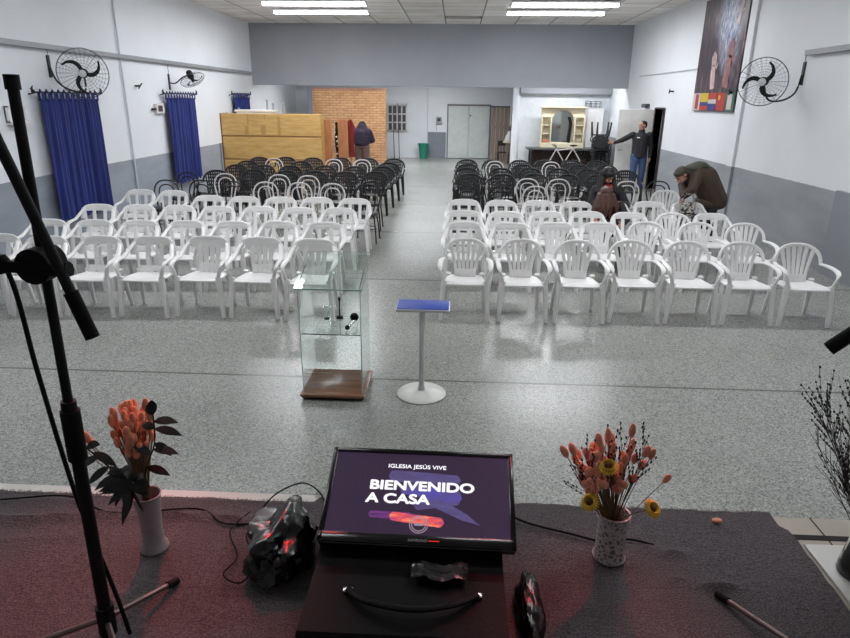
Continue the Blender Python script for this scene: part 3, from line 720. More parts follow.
# poster of hands with a row of flags
t = thing('poster', 'tall dark poster of raised hands with a row of flags on right wall', 'poster', (XR - .022, 0, 0))
py0, py1, pz0 = 12.42, 14.57, 2.04
MB().box(-.03, -.0, py0, py1, pz0, 4.15).build('print', 'poster', t, smooth=False)
def hand(cy, cz, s, lean, m, nf=4):
    b = MB()
    def pt(a, c_): 
        y = cy - s * (a * math.cos(lean) + c_ * math.sin(lean)); z = cz + s * (-a * math.sin(lean) + c_ * math.cos(lean))
        return (-.033, y, z)
    b.prism([pt(*p) for p in ((-.16, -.55), (-.2, -.2), (-.22, .05), (-.14, .2), (.1, .22), (.2, .05), (.16, -.3), (.2, -.55))], (-.002, 0, 0))
    for i in range(nf):
        a = -.16 + .1 * i; L_ = (.36, .46, .48, .38)[i]
        b.prism([pt(*p) for p in ((a - .04, .15), (a - .045, .15 + L_ * .9), (a - .01, .17 + L_), (a + .03, .15 + L_ * .9), (a + .038, .15))], (-.002, 0, 0))
    b.prism([pt(*p) for p in ((.14, -.1), (.3, .12), (.36, .22), (.33, .24), (.2, .14), (.12, .1))], (-.002, 0, 0))
    return b
hand(12.95, 2.88, .75, .12, None).build('printed_hand', 'hand_print', t, smooth=False)
hand(13.65, 2.78, .6, -.12, None).build('printed_hand', 'hand_print2', t, smooth=False)
hand(12.75, 3.75, .35, .3, None).build('printed_hand', 'hand_print2', t, smooth=False)
n = 5; fl = [('flag_white', 'flag_red'), ('flag_yellow', 'flag_blue'), ('flag_red', 'flag_white'), ('flag_red', 'flag_red'), ('flag_green', 'flag_white')]
for i in range(n):
    a = py1 - (py1 - py0) * i / n; b_ = py1 - (py1 - py0) * (i + 1) / n; z1 = pz0 + .34
    c1, c2 = fl[i]; m_ = (a + b_) / 2
    f = MB().box(-.034, -.03, b_ + .01, a - .01, pz0 + .01, z1).build('flag', c1, t, smooth=False)
    if i == 0: MB().box(-.036, -.034, b_ + .1, a - .16, pz0 + .03, z1 - .02).build('stripe', c2, f, smooth=False)
    if i == 1:
        MB().box(-.036, -.034, b_ + .01, a - .01, pz0 + .1, pz0 + .17).build('stripe', c2, f, smooth=False); MB().box(-.036, -.034, b_ + .01, a - .01, pz0 + .01, pz0 + .1).build('stripe', 'flag_red', f, smooth=False)
    if i == 2:
        MB().box(-.036, -.034, b_ + .01, a - .01, pz0 + .14, pz0 + .22).build('stripe', 'flag_white', f, smooth=False); MB().box(-.036, -.034, b_ + .01, a - .01, pz0 + .01, pz0 + .14).build('stripe', 'flag_blue', f, smooth=False)
    if i == 3: MB().ell((-.034, m_ + .08, z1 - .09), (.003, .05, .05)).build('star', 'flag_yellow', f)
    if i == 4: MB().box(-.036, -.034, b_ + .12, a - .1, pz0 + .04, z1 - .03).build('stripe', c2, f, smooth=False)

# ------------------------------------------------------------------ left rear: plywood cabinet, wardrobe, things leaning
t = thing('plywood_cabinet', 'long yellow plywood cabinet with stained boards against the left wall', 'cabinet', (0, 17.3, 0))
MB().box(-6.27, -3.6, .04, .6, .05, 1.79).build('body', 'ply', t, smooth=False)
for z0, z1 in ((.05, .60), (.63, 1.2), (1.24, 1.79)):
    MB().rbox(-6.27, -3.6, 0, .04, z0, z1, .006).build('front_board', 'ply', t)
b = MB()
for z in (.60, 1.2): b.box(-6.27, -3.6, .01, .045, z, z + .04)
b.build('batten', 'ply_dark', t, smooth=False)
MB().box(-6.295, -6.27, -.01, .6, 0, 1.8).build('side_panel', mat('edge_wood', (118, 76, 62), .6), t, smooth=False)
for x, z0, z1, w_ in ((-5.55, 1.5, 1.78, .02), (-5.15, 1.26, 1.5, .06), (-4.72, 1.26, 1.72, .035), (-5.6, 1.26, 1.48, .05), (-5.1, 1.66, 1.78, .02)):
    MB().box(x - w_, x + w_, -.0015, 0, z0, z1).build('stain', M['stain'], t, smooth=False)
t = thing('upturned_table', 'white table lying upside down on top of the plywood cabinet', 'table', (-5.2, 17.6, 1.79))
MB().rbox(-.75, .3, -.15, .25, .05, .1).build('tabletop', 'white_plastic', t)
MB().box(-.7, .25, -.12, .22, 0, .05).build('underframe', 'white_metal', t, smooth=False)
for x, h in ((.08, .33), (.24, .22), (-.7, .06)): MB().rbox(x, x + .05, 0, .05, .1, .1 + h * .8).build('leg', 'rail', t)
t = thing('spare_leg', 'single grey table leg standing on the plywood cabinet', 'table leg', (-4.62, 17.5, 1.79)); MB().rbox(-.04, .04, -.03, .03, 0, .28).build('post', 'rail', t)
t = thing('wardrobe', 'narrow brown wooden panel standing right of the yellow cabinet', 'panel', (-3.52, 17.75, 0)); MB().rbox(-.09, .11, 0, .04, 0, 1.66).build('board', 'brown_wood', t); MB().box(-.09, -.075, -.006, 0, .05, 1.62).build('edge_strip', 'ply_dark', t, smooth=False); MB().box(-.3 + .24, .1, .04, .4, 0, .05).build('foot', 'ply_dark', t, smooth=False)
t = thing('garland_rack', 'dark hanging garment with white dots between two brown panels', 'garment', (-3.31, 17.95, 0))
MB().sweep(cr([(0, 0, .3), (.02, .01, .7), (-.01, 0, 1.1), (.02, 0, 1.45), (0, 0, 1.58)], 5), [.06 + .03 * math.sin(i) for i in range(21)], .04).build('cloth', 'black', t)
d = MB()
for z in (.75, .95, 1.08, 1.2, 1.32, 1.45): d.ell((random.uniform(-.02, .03), -.04, z), .022)
d.build('dots', 'white_plastic', t)
MB().cyl((0, .03, 0), (0, .03, 1.6), .012).build('stand_pole', 'dark_leg', t); MB().lathe([(0, 0), (.12, 0), (.12, .02), (0, .03)]).build('base', 'dark_leg', t)
t = thing('brown_panel', 'wider brown wooden panel beside the red cloth', 'panel', (-3.1, 17.8, 0)); MB().rbox(-.14, .12, 0, .04, 0, 1.67).build('board', 'brown_wood', t); MB().box(-.14, .12, .04, .45, 0, .05).build('foot', 'ply_dark', t, smooth=False)
def drape(u, v): return (-.1 + .2 * u * (1 - .2 * math.sin(v * 3)), .03 * math.sin(u * 14 + v * 2), 1.66 - .12 * (2 * u - .7) ** 2 * (1 - v) - v * 1.0)
t = thing('red_cloth', 'red cloth hanging between the brown panel and the person', 'cloth', (-2.9, 18.0, 0)); MB().grid(drape, 20, 20, (0, .012, 0)).build('fabric', 'red_cloth', t)
MB().cyl((-.02, .04, 0), (-.02, .04, 1.66), .015).build('stand_pole', 'brown_wood', t); MB().lathe([(0, 0), (.13, 0), (.12, .03), (0, .04)]).build('base', 'brown_wood', t)

# thin poles, bin and extinguisher at the back
for x0, y0, x1, z1, l in ((-2.4, 25.2, -2.47, 1.95, 'left of the two thin dark poles leaning beside the grille window'), (-2.2, 25.2, -2.28, 2.05, 'right of the two thin dark poles leaning beside the grille window')):
    t = thing('pole', l, 'pole', (x0, y0, 0)); MB().cyl((0, 0, .01), (x1 - x0, .3, z1), .014).build('rod', 'cage', t); MB().cyl((0, 0, 0), (0, 0, .06), .022).build('ferrule', 'black', t)
t = thing('waste_bin', 'tapered green plastic bin standing against the back wall', 'bin', (-1.28, 25.45, 0))
MB().lathe([(0, 0), (.14, 0), (.2, .54), (.225, .54), (.225, .58), (.2, .58), (.19, .56), (.13, .03), (0, .03)]).build('body', 'teal', t)
MB().sweep([(.225 * math.cos(a * PI / 12), .225 * math.sin(a * PI / 12), .57) for a in range(24)], .014, closed=True).build('rim', 'teal', t)
t = thing('wall_meter', 'small grey meter fixed on the back wall above the grey band', 'meter', (-.7, YB, 1.42)); MB().rbox(-.1, .1, -.12, 0, -.12, .14).build('housing', 'rail', t); MB().ell((0, -.12, .04), (.06, .02, .06)).build('dial', 'cage', t)
MB().cyl((-.09, -.03, -.4), (-.09, -.03, -.12), .01).build('conduit', 'rail', t)

# ------------------------------------------------------------------ plank gate, counter, stool
t = thing('plank_gate', 'grey-brown wooden plank gate right of the double door', 'gate', (1.75, 24.6, 0))
for i in range(6): x = -.45 + i * .15; MB().rbox(x, x + .14, 0, .03, 0, 1.95, .004).build('plank', 'plank', t)
MB().box(-.45, .45, -.03, 0, 1.2, 1.3).build('rail', 'plank', t, smooth=False); MB().box(-.5, .5, -.02, .03, 1.95, 2.0).build('lintel', 'cage', t, smooth=False)
t = thing('counter', 'low grey wooden counter with a pale top by the white column', 'counter', (2.0, 23.7, 0))
MB().box(-.2, .3, 0, .6, 0, .74).build('body', 'plank', t, smooth=False); MB().rbox(-.3, .32, -.04, .62, .74, .78, .006).build('countertop', 'cream', t)
t = thing('cloth_bundle', 'white cloth bundle lying on the grey counter', 'cloth', (1.93, 23.85, .78)); MB().lathe([(0, 0), (.2, .0), (.18, .12), (.12, .25), (.06, .36), (0, .38)], n=16).build('bundle', 'paper', t)
MB().sweep([(0, 0, .3), (.05, 0, .45), (.02, 0, .6)], [.06, .05, .02]).build('knot', 'plank', t)
t = thing('towel', 'narrow white towel hanging on the plank gate', 'towel', (2.0, 24.5, 1.3)); MB().grid(lambda u, v: (-.07 + .14 * u, .015 * math.sin(u * 9), .7 - .7 * v), 8, 6, (0, .01, 0)).build('fabric', 'paper', t)
t = thing('small_chair', 'small dark wooden chair standing before the plank gate', 'chair', (1.72, 23.9, 0))
MB().rbox(-.2, .2, -.2, .2, .38, .42).build('seat', 'dark_leg', t)
for x in (-.18, .18):
    MB().box(x - .02, x + .02, -.2, -.16, 0, .38).build('leg', 'dark_leg', t, smooth=False); MB().box(x - .02, x + .02, .16, .2, 0, .8).build('leg', 'dark_leg', t, smooth=False)
MB().box(-.2, .2, .165, .195, .62, .8).build('backrest', 'dark_leg', t, smooth=False)

# ------------------------------------------------------------------ right rear furniture
t = thing('long_table', 'long dark-edged table carrying the arched vanity', 'table', (3.6, 22.0, 0))
MB().rbox(-1.25, 1.3, -.35, .35, .66, .72, .008).build('tabletop', mat('table_slate', (84, 88, 86), .5), t)
for x in (-1.1, 1.2):
    for y in (-.3, .3): MB().box(x - .03, x + .03, y - .03, y + .03, 0, .66).build('leg', 'dark_leg', t, smooth=False)
MB().box(-1.05, 1.15, .3, .33, .05, .66).build('dark_space_panel', mat('dark_panel', (62, 44, 38), .8), t, smooth=False)  # dark sheet put in for the dark space below the tabletop
t = thing('vanity', 'cream arched vanity with side shelves standing on the long table', 'vanity', (3.5, 22.05, .72))
b = MB(); b.box(-.7, .7, .12, .14, .15, 1.28); b.build('back_board', 'cream', t, smooth=False)
MB().rbox(-.72, .72, -.14, .14, 0, .16, .01).build('base', 'cream', t)
poly = [(-.7, 1.28), (-.7, .98), (-.37, .98)]
poly += [(-.37 * math.cos(a), .82 + .37 * math.sin(a)) for a in [PI * k / 16 for k in range(2, 15)]]
poly += [(.37, .98), (.7, .98), (.7, 1.28)]
for i in range(len(poly) - 1): pass
# arch head as a strip between the arch curve and the top edge
b = MB(); A = [(-.7, .98), (-.37, .82)] + [(-.37 * math.cos(PI * k / 16), .82 + .37 * math.sin(PI * k / 16)) for k in range(1, 16)] + [(.37, .82), (.7, .98)]
for i in range(len(A) - 1):
    (xa, za), (xb, zb) = A[i], A[i + 1]
    if xb - xa < 1e-4: continue
    b.prism([(xa, -.02, za), (xb, -.02, zb), (xb, -.02, 1.28), (xa, -.02, 1.28)], (0, .04, 0))
b.build('arch_head', 'lattice', t, smooth=False)
MB().rbox(-.74, .74, -.15, .15, 1.26, 1.31, .008).build('cornice', 'cream', t)
for s_ in (-1, 1):
    for x in (s_ * .69, s_ * .39): MB().box(x - .02, x + .02, -.14, .12, .16, 1.0).build('upright', 'cream', t, smooth=False)
for s_ in (-1, 1):
    for z in (.45, .72, .98): MB().box(min(s_ * .37, s_ * .7), max(s_ * .37, s_ * .7), -.13, .12, z - .012, z + .012).build('shelf', 'cream', t, smooth=False)
MB().box(-.35, .35, .10, .118, .16, 1.15).build('mirror', 'mirror', t, smooth=False)
t = thing('tall_box', 'orange box on the lower left shelf of the vanity', 'box', (2.97, 22.03, .735 + .145)); MB().rbox(-.11, .11, -.08, .08, 0, .1).build('box', mat('box_orange', (196, 128, 92), .6), t)
t = thing('hanging_coat', 'dark narrow coat standing inside the vanity arch', 'coat', (3.74, 22.05, .88)); MB().sweep(cr([(0, 0, 0), (.02, 0, .3), (.04, 0, .6), (-.02, 0, .82)], 5), [.08, .09, .08, .08, .07, .07, .07, .07, .06, .06, .05, .05, .05, .04, .03, .03], .04).build('cloth', 'black', t)
t = thing('cabinet', 'narrow white cabinet with two doors right of the vanity', 'cabinet', (4.62, 22.35, 0))
MB().rbox(-.27, .27, 0, .23, .0, 2.0).build('body', 'white_plastic', t)
for s_ in (-1, 1):
    d_ = MB().rbox(min(s_ * .005, s_ * .255), max(s_ * .005, s_ * .255), -.02, 0, .72, 1.96, .005).build('door', 'white_plastic', t)
    MB().box(s_ * .04 - .008, s_ * .04 + .008, -.04, -.02, .98, 1.14).build('handle', 'cage', d_, smooth=False)
t = thing('wire_rack', 'dark wire rack lying on top of the white cabinet', 'rack', (4.52, 22.4, 2.0)); b = MB()
for z in (.02, .12, .2): b.sweep([(-.24, -.1, z), (.24, -.1, z), (.24, .1, z), (-.24, .1, z)], .009, closed=True, n=6)
for x in (-.24, -.08, .08, .24):
    for y in (-.1, .1): b.cyl((x, y, 0), (x, y, .2), .008, n=6)
b.build('frame', 'basket', t)
# bicycle
t = thing('bicycle', 'pale-framed bicycle parked in front of the long table', 'bicycle', (3.55, 21.3, 0))
def wheel(cx):
    w_ = MB().sweep([(cx + .33 * math.cos(a * PI / 18), 0, .34 + .33 * math.sin(a * PI / 18)) for a in range(36)], .018, closed=True, hint=(0, 1, 0)).build('wheel', 'black_rubber', t)
    s_ = MB()
    for a in range(16): s_.cyl((cx, 0, .34), (cx + .32 * math.cos(a * PI / 8), 0, .34 + .32 * math.sin(a * PI / 8)), .002, n=4)
    s_.build('spokes', 'chrome', w_); MB().cyl((cx, -.04, .34), (cx, .04, .34), .03).build('hub', 'cage', w_)
wheel(-.5); wheel(.5)
fm = MB()
for a, c_ in (((-.3, 0, .72), (-.02, 0, .3)), ((-.28, 0, .68), (.28, 0, .76)), ((-.02, 0, .3), (.22, 0, .74)), ((.22, 0, .76), (.5, 0, .34)), ((-.02, 0, .3), (.5, 0, .34)), ((-.3, 0, .74), (-.5, 0, .34))): fm.cyl(a, c_, .019)
fm.build('frame', mat('bike_frame', (206, 196, 190), .35), t)
MB().sweep(cr([(-.42, -.25, .84), (-.34, -.1, .84), (-.32, 0, .8), (-.34, .1, .84), (-.42, .25, .84)], 4), .014).build('handlebar', 'dark_leg', t); MB().cyl((-.3, 0, .7), (-.33, 0, .81), .015).build('stem', 'dark_leg', t)
MB().ell((.24, 0, .84), (.13, .07, .03)).build('saddle', 'black', t); MB().cyl((.22, 0, .74), (.24, 0, .83), .013).build('seat_post', 'chrome', t)
MB().lathe([(0, -.01), (.09, -.01), (.09, .01), (0, .01)], c=(-.02, -.03, .3), q=V((0, 1, 0)).to_track_quat('Z', 'Y')).build('chainring', 'cage', t)
t = thing('dark_bag', 'dark bag hanging at the right end of the long table', 'bag', (4.45, 21.55, 0)); MB().sweep(cr([(0, 0, .1), (0, 0, .3), (0, 0, .5), (0, 0, .66)], 3), [.13, .16, .17, .17, .17, .16, .15, .14, .1, .06], .07).build('body', 'black', t)
MB().sweep(cr([(-.06, 0, .62), (-.04, 0, .72), (.04, 0, .72), (.06, 0, .62)], 4), .008).build('strap', 'black', t)
# stacked black armchairs, the last one turned upside down
for i in range(5):
    place('black', 4.62, 21.05 + .012 * i, 'black plastic armchair in the stack by the white cabinet, %s from the floor' % ORD[i], 'stacked black chairs at the back')
    bpy.context.view_layer.update()
STK = [o for o in bpy.data.objects if o.get('group') == 'stacked black chairs at the back']
for i, o in enumerate(STK): o.location.z = .085 * i
dup(PRO['black'], (4.62, 21.2, 1.58), 0, 'upturned black plastic armchair on top of the stack, legs up', 'upturned chairs at the back', rot=(PI, 0, .1))

# ------------------------------------------------------------------ glass lectern
GX, GY = -.9, 4.585
t = thing('glass_lectern', 'clear glass lectern on a brown wooden base, standing on the terrazzo', 'lectern', (GX, GY, 0))
MB().rbox(-.25, .25, -.255, .235, .025, .055, .006).build('base', 'wood_base', t)
for sx in (-1, 1):
    for sy in (-1, 1): MB().lathe([(0, 0), (.02, 0), (.02, .01), (.02, .03), (0, .03)], c=(sx * .19, sy * .2, 0), n=12).build('caster', 'black', t)
MB().box(-.235, .235, -.245, .245, .015, .026).build('under_frame', 'black', t, smooth=False)
g1, g2 = .905, 1.035
for s_ in (-1, 1):
    MB().prism([(s_ * .225, -.22, .055), (s_ * .225, .22, .055), (s_ * .225, .22, g2), (s_ * .225, -.22, g1)], (s_ * .006, 0, 0)).build('glass_side', 'glass', t, smooth=False)
MB().box(-.222, .222, .222, .228, .055, g2).build('glass_front', 'glass', t, smooth=False)
MB().box(-.221, .221, -.2, .218, .523, .53).build('glass_shelf', 'glass', t, smooth=False)
b = MB(); b.box(-.25, .25, -.28, .27, 0, .008, rot=Matrix.Rotation(math.atan2(g2 - g1, .44), 3, 'X'), piv=(0, 0, 0))
o = b.build('glass_top', 'glass', t, smooth=False); o.location = (0, 0, (g1 + g2) / 2 + .003)
b = MB(); b.box(-.25, .25, -.283, -.28, -.001, .012, rot=Matrix.Rotation(math.atan2(g2 - g1, .44), 3, 'X'), piv=(0, 0, 0))
o = b.build('top_edge', mat('glass_edge', (188, 214, 206), .2), t, smooth=False); o.location = (0, 0, (g1 + g2) / 2 + .003)
for s_ in (-1, 1): MB().box(s_ * .228 - .0025, s_ * .228 + .0025, -.224, -.22, .055, g1).build('glass_edge', bpy.data.materials['glass_edge'], t, smooth=False)
z = .53
t = thing('gooseneck_microphone', 'small black microphone standing upright on the lectern shelf', 'microphone', (-.9, 4.76, z)); MB().lathe([(0, 0), (.028, 0), (.026, .014), (0, .018)]).build('base', 'black', t); MB().cyl((0, 0, .015), (0, 0, .15), .005).build('stalk', 'black', t); MB().ell((0, 0, .16), (.011, .011, .02)).build('capsule', 'black', t)
t = thing('handheld_microphone', 'black and silver microphone lying at the right end of the lectern shelf', 'microphone', (-.76, 4.62, z + .03)); MB().ell((0, 0, .03), .034).build('grille', 'black', t)
MB().cyl((0, -.02, .01), (-.03, -.13, -.008), .016, .012).build('handle', 'chrome', t); MB().ell((-.033, -.14, -.008), .019).build('end_cap', 'black', t)
t = thing('glass_tumbler', 'small clear glass standing on the lectern shelf', 'glass', (-1.0, 4.74, z)); MB().lathe([(0, 0), (.026, 0), (.032, .1), (.029, .1), (.023, .006), (0, .006)]).build('tumbler', 'glass', t)

# blue table on a round base
t = thing('pedestal_table', 'small blue-topped table on a white pole and round base', 'table', (-.225, 4.51, 0))
MB().lathe([(0, 0), (.19, 0), (.195, .008), (.185, .018), (.06, .032), (.03, .04), (0, .04)], n=40).build('base', 'disc', t)
MB().cyl((0, 0, .035), (0, 0, .69), .021, n=20).build('pole', 'steel', t); MB().cyl((0, 0, .035), (0, 0, .075), .03, .024, n=20).build('collar', 'steel', t)
MB().rbox(-.2, .21, -.04, .21, .69, .712, .006).build('tabletop', 'edge', t); MB().rbox(-.192, .202, -.032, .202, .711, .716, .002).build('laminate', 'blue_top', t)

# ------------------------------------------------------------------ screen, case and bags on the stage
def text(name, body, size, loc, m, parent, sx=1.0, bold=0.0, ital=0.0, align='LEFT'):
    c = bpy.data.curves.new(name, 'FONT'); c.body = body; c.size = size; c.offset = 0; c.extrude = .0003; c.shear = ital; c.align_x = align
    o = bpy.data.objects.new(name + '_c', c); COL.objects.link(o); bpy.context.view_layer.update()
    me = bpy.data.meshes.new_from_object(o.evaluated_get(bpy.context.evaluated_depsgraph_get())); bpy.data.objects.remove(o)
    me.materials.clear(); me.materials.append(M[m]); me.name = name
    for v in me.vertices: v.co.x *= sx
    if bold:
        vs = [v.co.copy() for v in me.vertices]; fs = [tuple(q.vertices) for q in me.polygons]; b = MB()
        for k, (dx, dy) in enumerate(((0, 0), (1, 0), (-1, 0), (0, 1), (0, -1), (.7, .7), (-.7, .7), (.7, -.7), (-.7, -.7))): b.add([v + V((dx * bold * 1.2, dy * bold, k * .00002)) for v in vs], fs)
        me = bpy.data.meshes.new(name); me.from_pydata(b.v, [], b.f); me.update(); me.materials.append(M[m])
    r = bpy.data.objects.new(name, me); COL.objects.link(r); r.parent = parent; r.location = loc
    return r
TA = math.radians(24)
tv = thing('television', 'lit flat screen lying tilted on the black case, showing a welcome slide', 'television', TVLOC)
tv.rotation_euler = (TA, 0, TVRZ)
W2, HH = .366, .412
MB().rbox(-W2, W2, 0, HH, -.045, -.008, .008).build('back_cover', 'bezel', tv)
b = MB(); b.rbox(-W2, W2, 0, .038, -.01, .004, .003).rbox(-W2, W2, HH - .02, HH, -.01, .004, .003).rbox(-W2, -W2 + .02, .0, HH, -.01, .004, .003).rbox(W2 - .02, W2, 0, HH, -.01, .004, .003); b.build('bezel', 'bezel', tv)
sc = MB().box(-W2 + .02, W2 - .02, .036, HH - .02, -.009, -.004).build('screen_panel', 'screen', tv, smooth=False)
def stroke(x0, y0, x1, y1, r0, r1, z, m, name='brush_stroke', tip=None):
    d = V((x1 - x0, y1 - y0, 0)); L = d.length; d.normalize(); nn = V((-d.y, d.x, 0)); P = []; Q = []
    for i in range(25):
        u = i / 24; k = 1.0
        e0 = math.sqrt(max(0, 1 - (1 - min(1, u * L / r0)) ** 2)); rr = (r0 + (r1 - r0) * u)
        e1 = math.sqrt(max(0, 1 - (1 - min(1, (1 - u) * L / max(r1, .004))) ** 2)) if tip is None else min(1, (1 - u) * tip)
        rr *= min(e0, e1) * (1 + .04 * math.sin(i * 2.1)); c_ = V((x0, y0, z)) + d * (L * u)
        P.append(c_ + nn * rr); Q.append(c_ - nn * rr)
    return MB().prism(P + Q[::-1], (0, 0, .0006)).build(name, m, sc, smooth=False)
stroke(-.13, .29, .16, .277, .026, .024, -.0038, 'scr_violet2')
stroke(-.08, .235, .165, .2, .022, .03, -.0036, 'scr_violet')
stroke(-.02, .16, .16, .2, .02, .028, -.0040, 'scr_violet2')
stroke(.06, .18, .235, .09, .022, .012, -.0034, 'scr_violet2', tip=3)
stroke(-.19, .118, -.02, .112, .014, .018, -.0032, 'scr_purple')
stroke(-.11, .114, .1, .092, .018, .02, -.0030, 'scr_orange')
text('heading_text', 'IGLESIA JESÚS VIVE', .0245, (-.135, .325, -.002), 'scr_white', sc, 1.16, .0004)
text('main_text', 'BIENVENIDO', .056, (-.2, .226, -.002), 'scr_white', sc, 1.27, .0022)
text('main_text', 'A CASA', .056, (-.206, .168, -.002), 'scr_white', sc, 1.27, .0022)
r1 = MB()
for rr in (.034, .026): r1.sweep([(.005 + rr * math.cos(a * PI / 16), .082 + rr * math.sin(a * PI / 16), -.0015) for a in range(32)], .002, .0006, closed=True, n=6)
r1.box(-.012, .022, .077, .088, -.0018, -.001); r1.build('ring_emblem', emit('ring_glow', (170, 150, 165), .7), sc)
text('maker_name', 'SAMSUNG', .014, (-.03, .011, .0045), 'rail', tv, 1.1, .0003)
MB().box(.045, .085, .014, .017, .004, .0047).build('led_strip', emit('led_red', (200, 40, 40), 1.2), tv, smooth=False)

cs = thing('hard_case', 'black hard case with carry handle under the tilted screen', 'case', (-.13, 1.5, HS + .012))
prof = [(0, 0), (0, .1), (.04, .125), (.34, .125), (.72, .235), (.72, 0)]
MB().prism([(-.337, y, z) for y, z in prof], (.674, 0, 0)).build('body', 'case', cs, smooth=False)
MB().box(-.34, .34, -.004, .0, .085, .1).build('lid_seam', 'bezel', cs, smooth=False)
for x in (-.2, .24): 
    MB().rbox(x - .018, x + .018, .205, .23, .124, .138, .004).build('handle_clasp', 'chrome', cs)
MB().sweep(cr([(-.2, .215, .137), (-.13, .15, .152), (.02, .115, .158), (.16, .15, .152), (.24, .215, .137)], 6), .013, .008).build('handle', 'case', cs)
for x in (-.3, .27): MB().rbox(x, x + .03, -.012, 0, .06, .13, .003).build('latch', 'cage', cs)

def crumple(name, label, loc, r, m, seed, amp=.45, f=2.2, flat=.02):
    b = MB(); b.ell((0, 0, 0), (1, 1, 1), n=26); vs = []
    for p in b.v:
        p = V(p); n1 = noise.noise(p * f + V((seed, 0, 0))); n2 = noise.noise(p * f * 3 + V((0, seed, 0))); rid = abs(noise.noise(p * f * 1.7 + V((seed, seed, 0))))
        k = 1 + amp * n1 + .07 * n2 - .5 * rid * amp
        q_ = V((p.x * r[0], p.y * r[1], p.z * r[2])) * k; q_.z = max(q_.z, -r[2] + flat); vs.append(tuple(q_ + V((0, 0, r[2] - flat))))
    b.v = vs; o = b.build(name, m, angle=25); o.location = loc; tag(o, label, 'bag'); return o
crumple('plastic_bag', 'crumpled glossy black plastic bag left of the case', (-.64, 2.02, HS + .012), (.13, .2, .1), 'gloss_black', 3.3, .5, 1.5)
crumple('plastic_bag', 'small crumpled shiny black bag right of the case', (.3, 1.78, HS + .012), (.045, .16, .055), 'gloss_black', 8.1, .35, 1.3)
s_ = MB().grid(lambda u, v: (-.09 + .2 * u, -.04 + .08 * v + .01 * math.sin(u * 9), .007 * noise.noise(V((u * 6, v * 6, 4)))), 22, 12, (0, 0, .0015)).build('plastic_wrap', 'gloss_black'); s_.location = (-.03, 1.8, HS + .165); tag(s_, 'wrinkled dark film lying on the case below the screen', 'plastic film')

# ------------------------------------------------------------------ cables on the stage
def cable(label, pts, r=.004, m='black_rubber', k=8):
    o = MB().sweep(cr([(x, y, z) for x, y, z in pts], k), r, n=8).build('cable', m); return tag(o, label, 'cable')
zc_ = HS + .022
cable('black cable running along the left stage edge behind the vase', [(-2.6, 2.2, zc_), (-2.0, 2.3, zc_), (-1.7, 2.33, zc_ + .01), (-1.45, 2.24, zc_), (-1.1, 2.29, zc_), (-.95, 2.2, zc_), (-.8, 2.2, zc_), (-.62, 2.12, zc_ + .03)])
cable('black cable arching beside the left rear corner of the screen', [(-.74, 2.1, zc_), (-.8, 2.2, zc_ + .02), (-.76, 2.32, zc_ + .06), (-.65, 2.38, zc_ + .09), (-.55, 2.3, zc_ + .1), (-.5, 2.2, zc_ + .08)], .0035)
cable('thin cable looping on the carpet left of the plastic bag', [(-.86, 2.28, zc_), (-.9, 2.15, zc_), (-.82, 2.0, zc_), (-.84, 1.9, zc_), (-.76, 1.86, zc_), (-.74, 1.97, zc_), (-.82, 2.12, zc_ + .01), (-.76, 2.2, zc_ + .01), (-.68, 2.12, zc_ + .03)], .003)
cable('black cable from the screen to the right-hand white vase', [(.2, 2.36, zc_ + .03), (.33, 2.29, zc_), (.52, 2.22, zc_), (.64, 2.18, zc_), (.75, 2.2, zc_), (.85, 2.17, zc_)], .005)
pt = MB().ell((0, 0, 0), (.022, .014, .009)).build('fallen_petal', 'orange2'); pt.location = (1.17, 2.35, HS + .022); tag(pt, 'single fallen pink seed head on the carpet edge', 'petal')

# ------------------------------------------------------------------ microphone stands
def tripod(t, hub, feet, m='chrome'):
    MB().cyl((hub[0], hub[1], hub[2] - .06), (hub[0], hub[1], hub[2] + .05), .028).build('hub', 'black', t)
    for f in feet:
        l = MB().cyl(hub, f, .0095).build('leg', m, t)
        d = (V(hub) - V(f)).normalized() * .05; MB().cyl(V(f), V(f) + d, .0135).build('rubber_foot', 'black_rubber', l)
t = thing('microphone_stand', 'tall black boom microphone stand at the left edge of the stage', 'microphone stand', (-1.11, 1.58, HS + .012))
O = V((-1.11, 1.58, HS + .012)); t.rotation_euler = (0, .018, 0)
MB().cyl((0, 0, .06), (0, 0, .82), .0195, n=20).build('lower_pole', 'black', t)
MB().cyl((0, 0, .7), (0, 0, .86), .027, n=20).build('height_clutch', 'black_rubber', t); MB().cyl((0, 0, .86), (0, 0, .89), .021, n=20).build('clutch_ring', 'black', t)
MB().cyl((0, 0, .8), (0, .0, 1.74), .0135, n=20).build('upper_pole', 'black', t); MB().cyl((0, 0, 1.73), (0, 0, 1.765), .018, n=20).build('top_cap', 'black', t)
def P_(p): return V(p) - O
B0, B1 = P_(BOOM[0]) - V((.026, 0, 0)), P_(BOOM[1]) - V((.02, 0, 0)); dB = (B1 - B0).normalized()
MB().cyl(B0 - dB * .5, B1, .0135, n=16).build('boom_arm', 'black', t); MB().cyl(B1 - dB * .13, B1, .0185, n=16).build('boom_grip', 'black_rubber', t)
cz = 1.78 - O.z
MB().cyl((-.0, -.05, cz), (0, .03, cz), .047, n=20).build('clamp', 'black_rubber', t)
MB().sweep([(-.1, -.05, cz + .005), (-.075, -.05, cz + .005), (-.06, -.05, cz), (.07, -.05, cz - .005), (.1, -.05, cz)], [.024, .027, .016, .016, .02]).build('clamp_handle', 'black_rubber', t)
tripod(t, (0, 0, .1), [(.11, .28, .01), (-.3, -.08, .01), (.2, -.24, .01)], mat('leg_steel', (120, 104, 100), .35, .7))
MB().sweep(cr([P_(p) for p in MCAB], 8), .007).build('microphone_cable', 'black_rubber', t)
t = thing('microphone_stand', 'black boom microphone stand reaching in from the right edge', 'microphone stand', (1.35, 1.30, HS + .012)); O = V((1.35, 1.3, HS + .012))
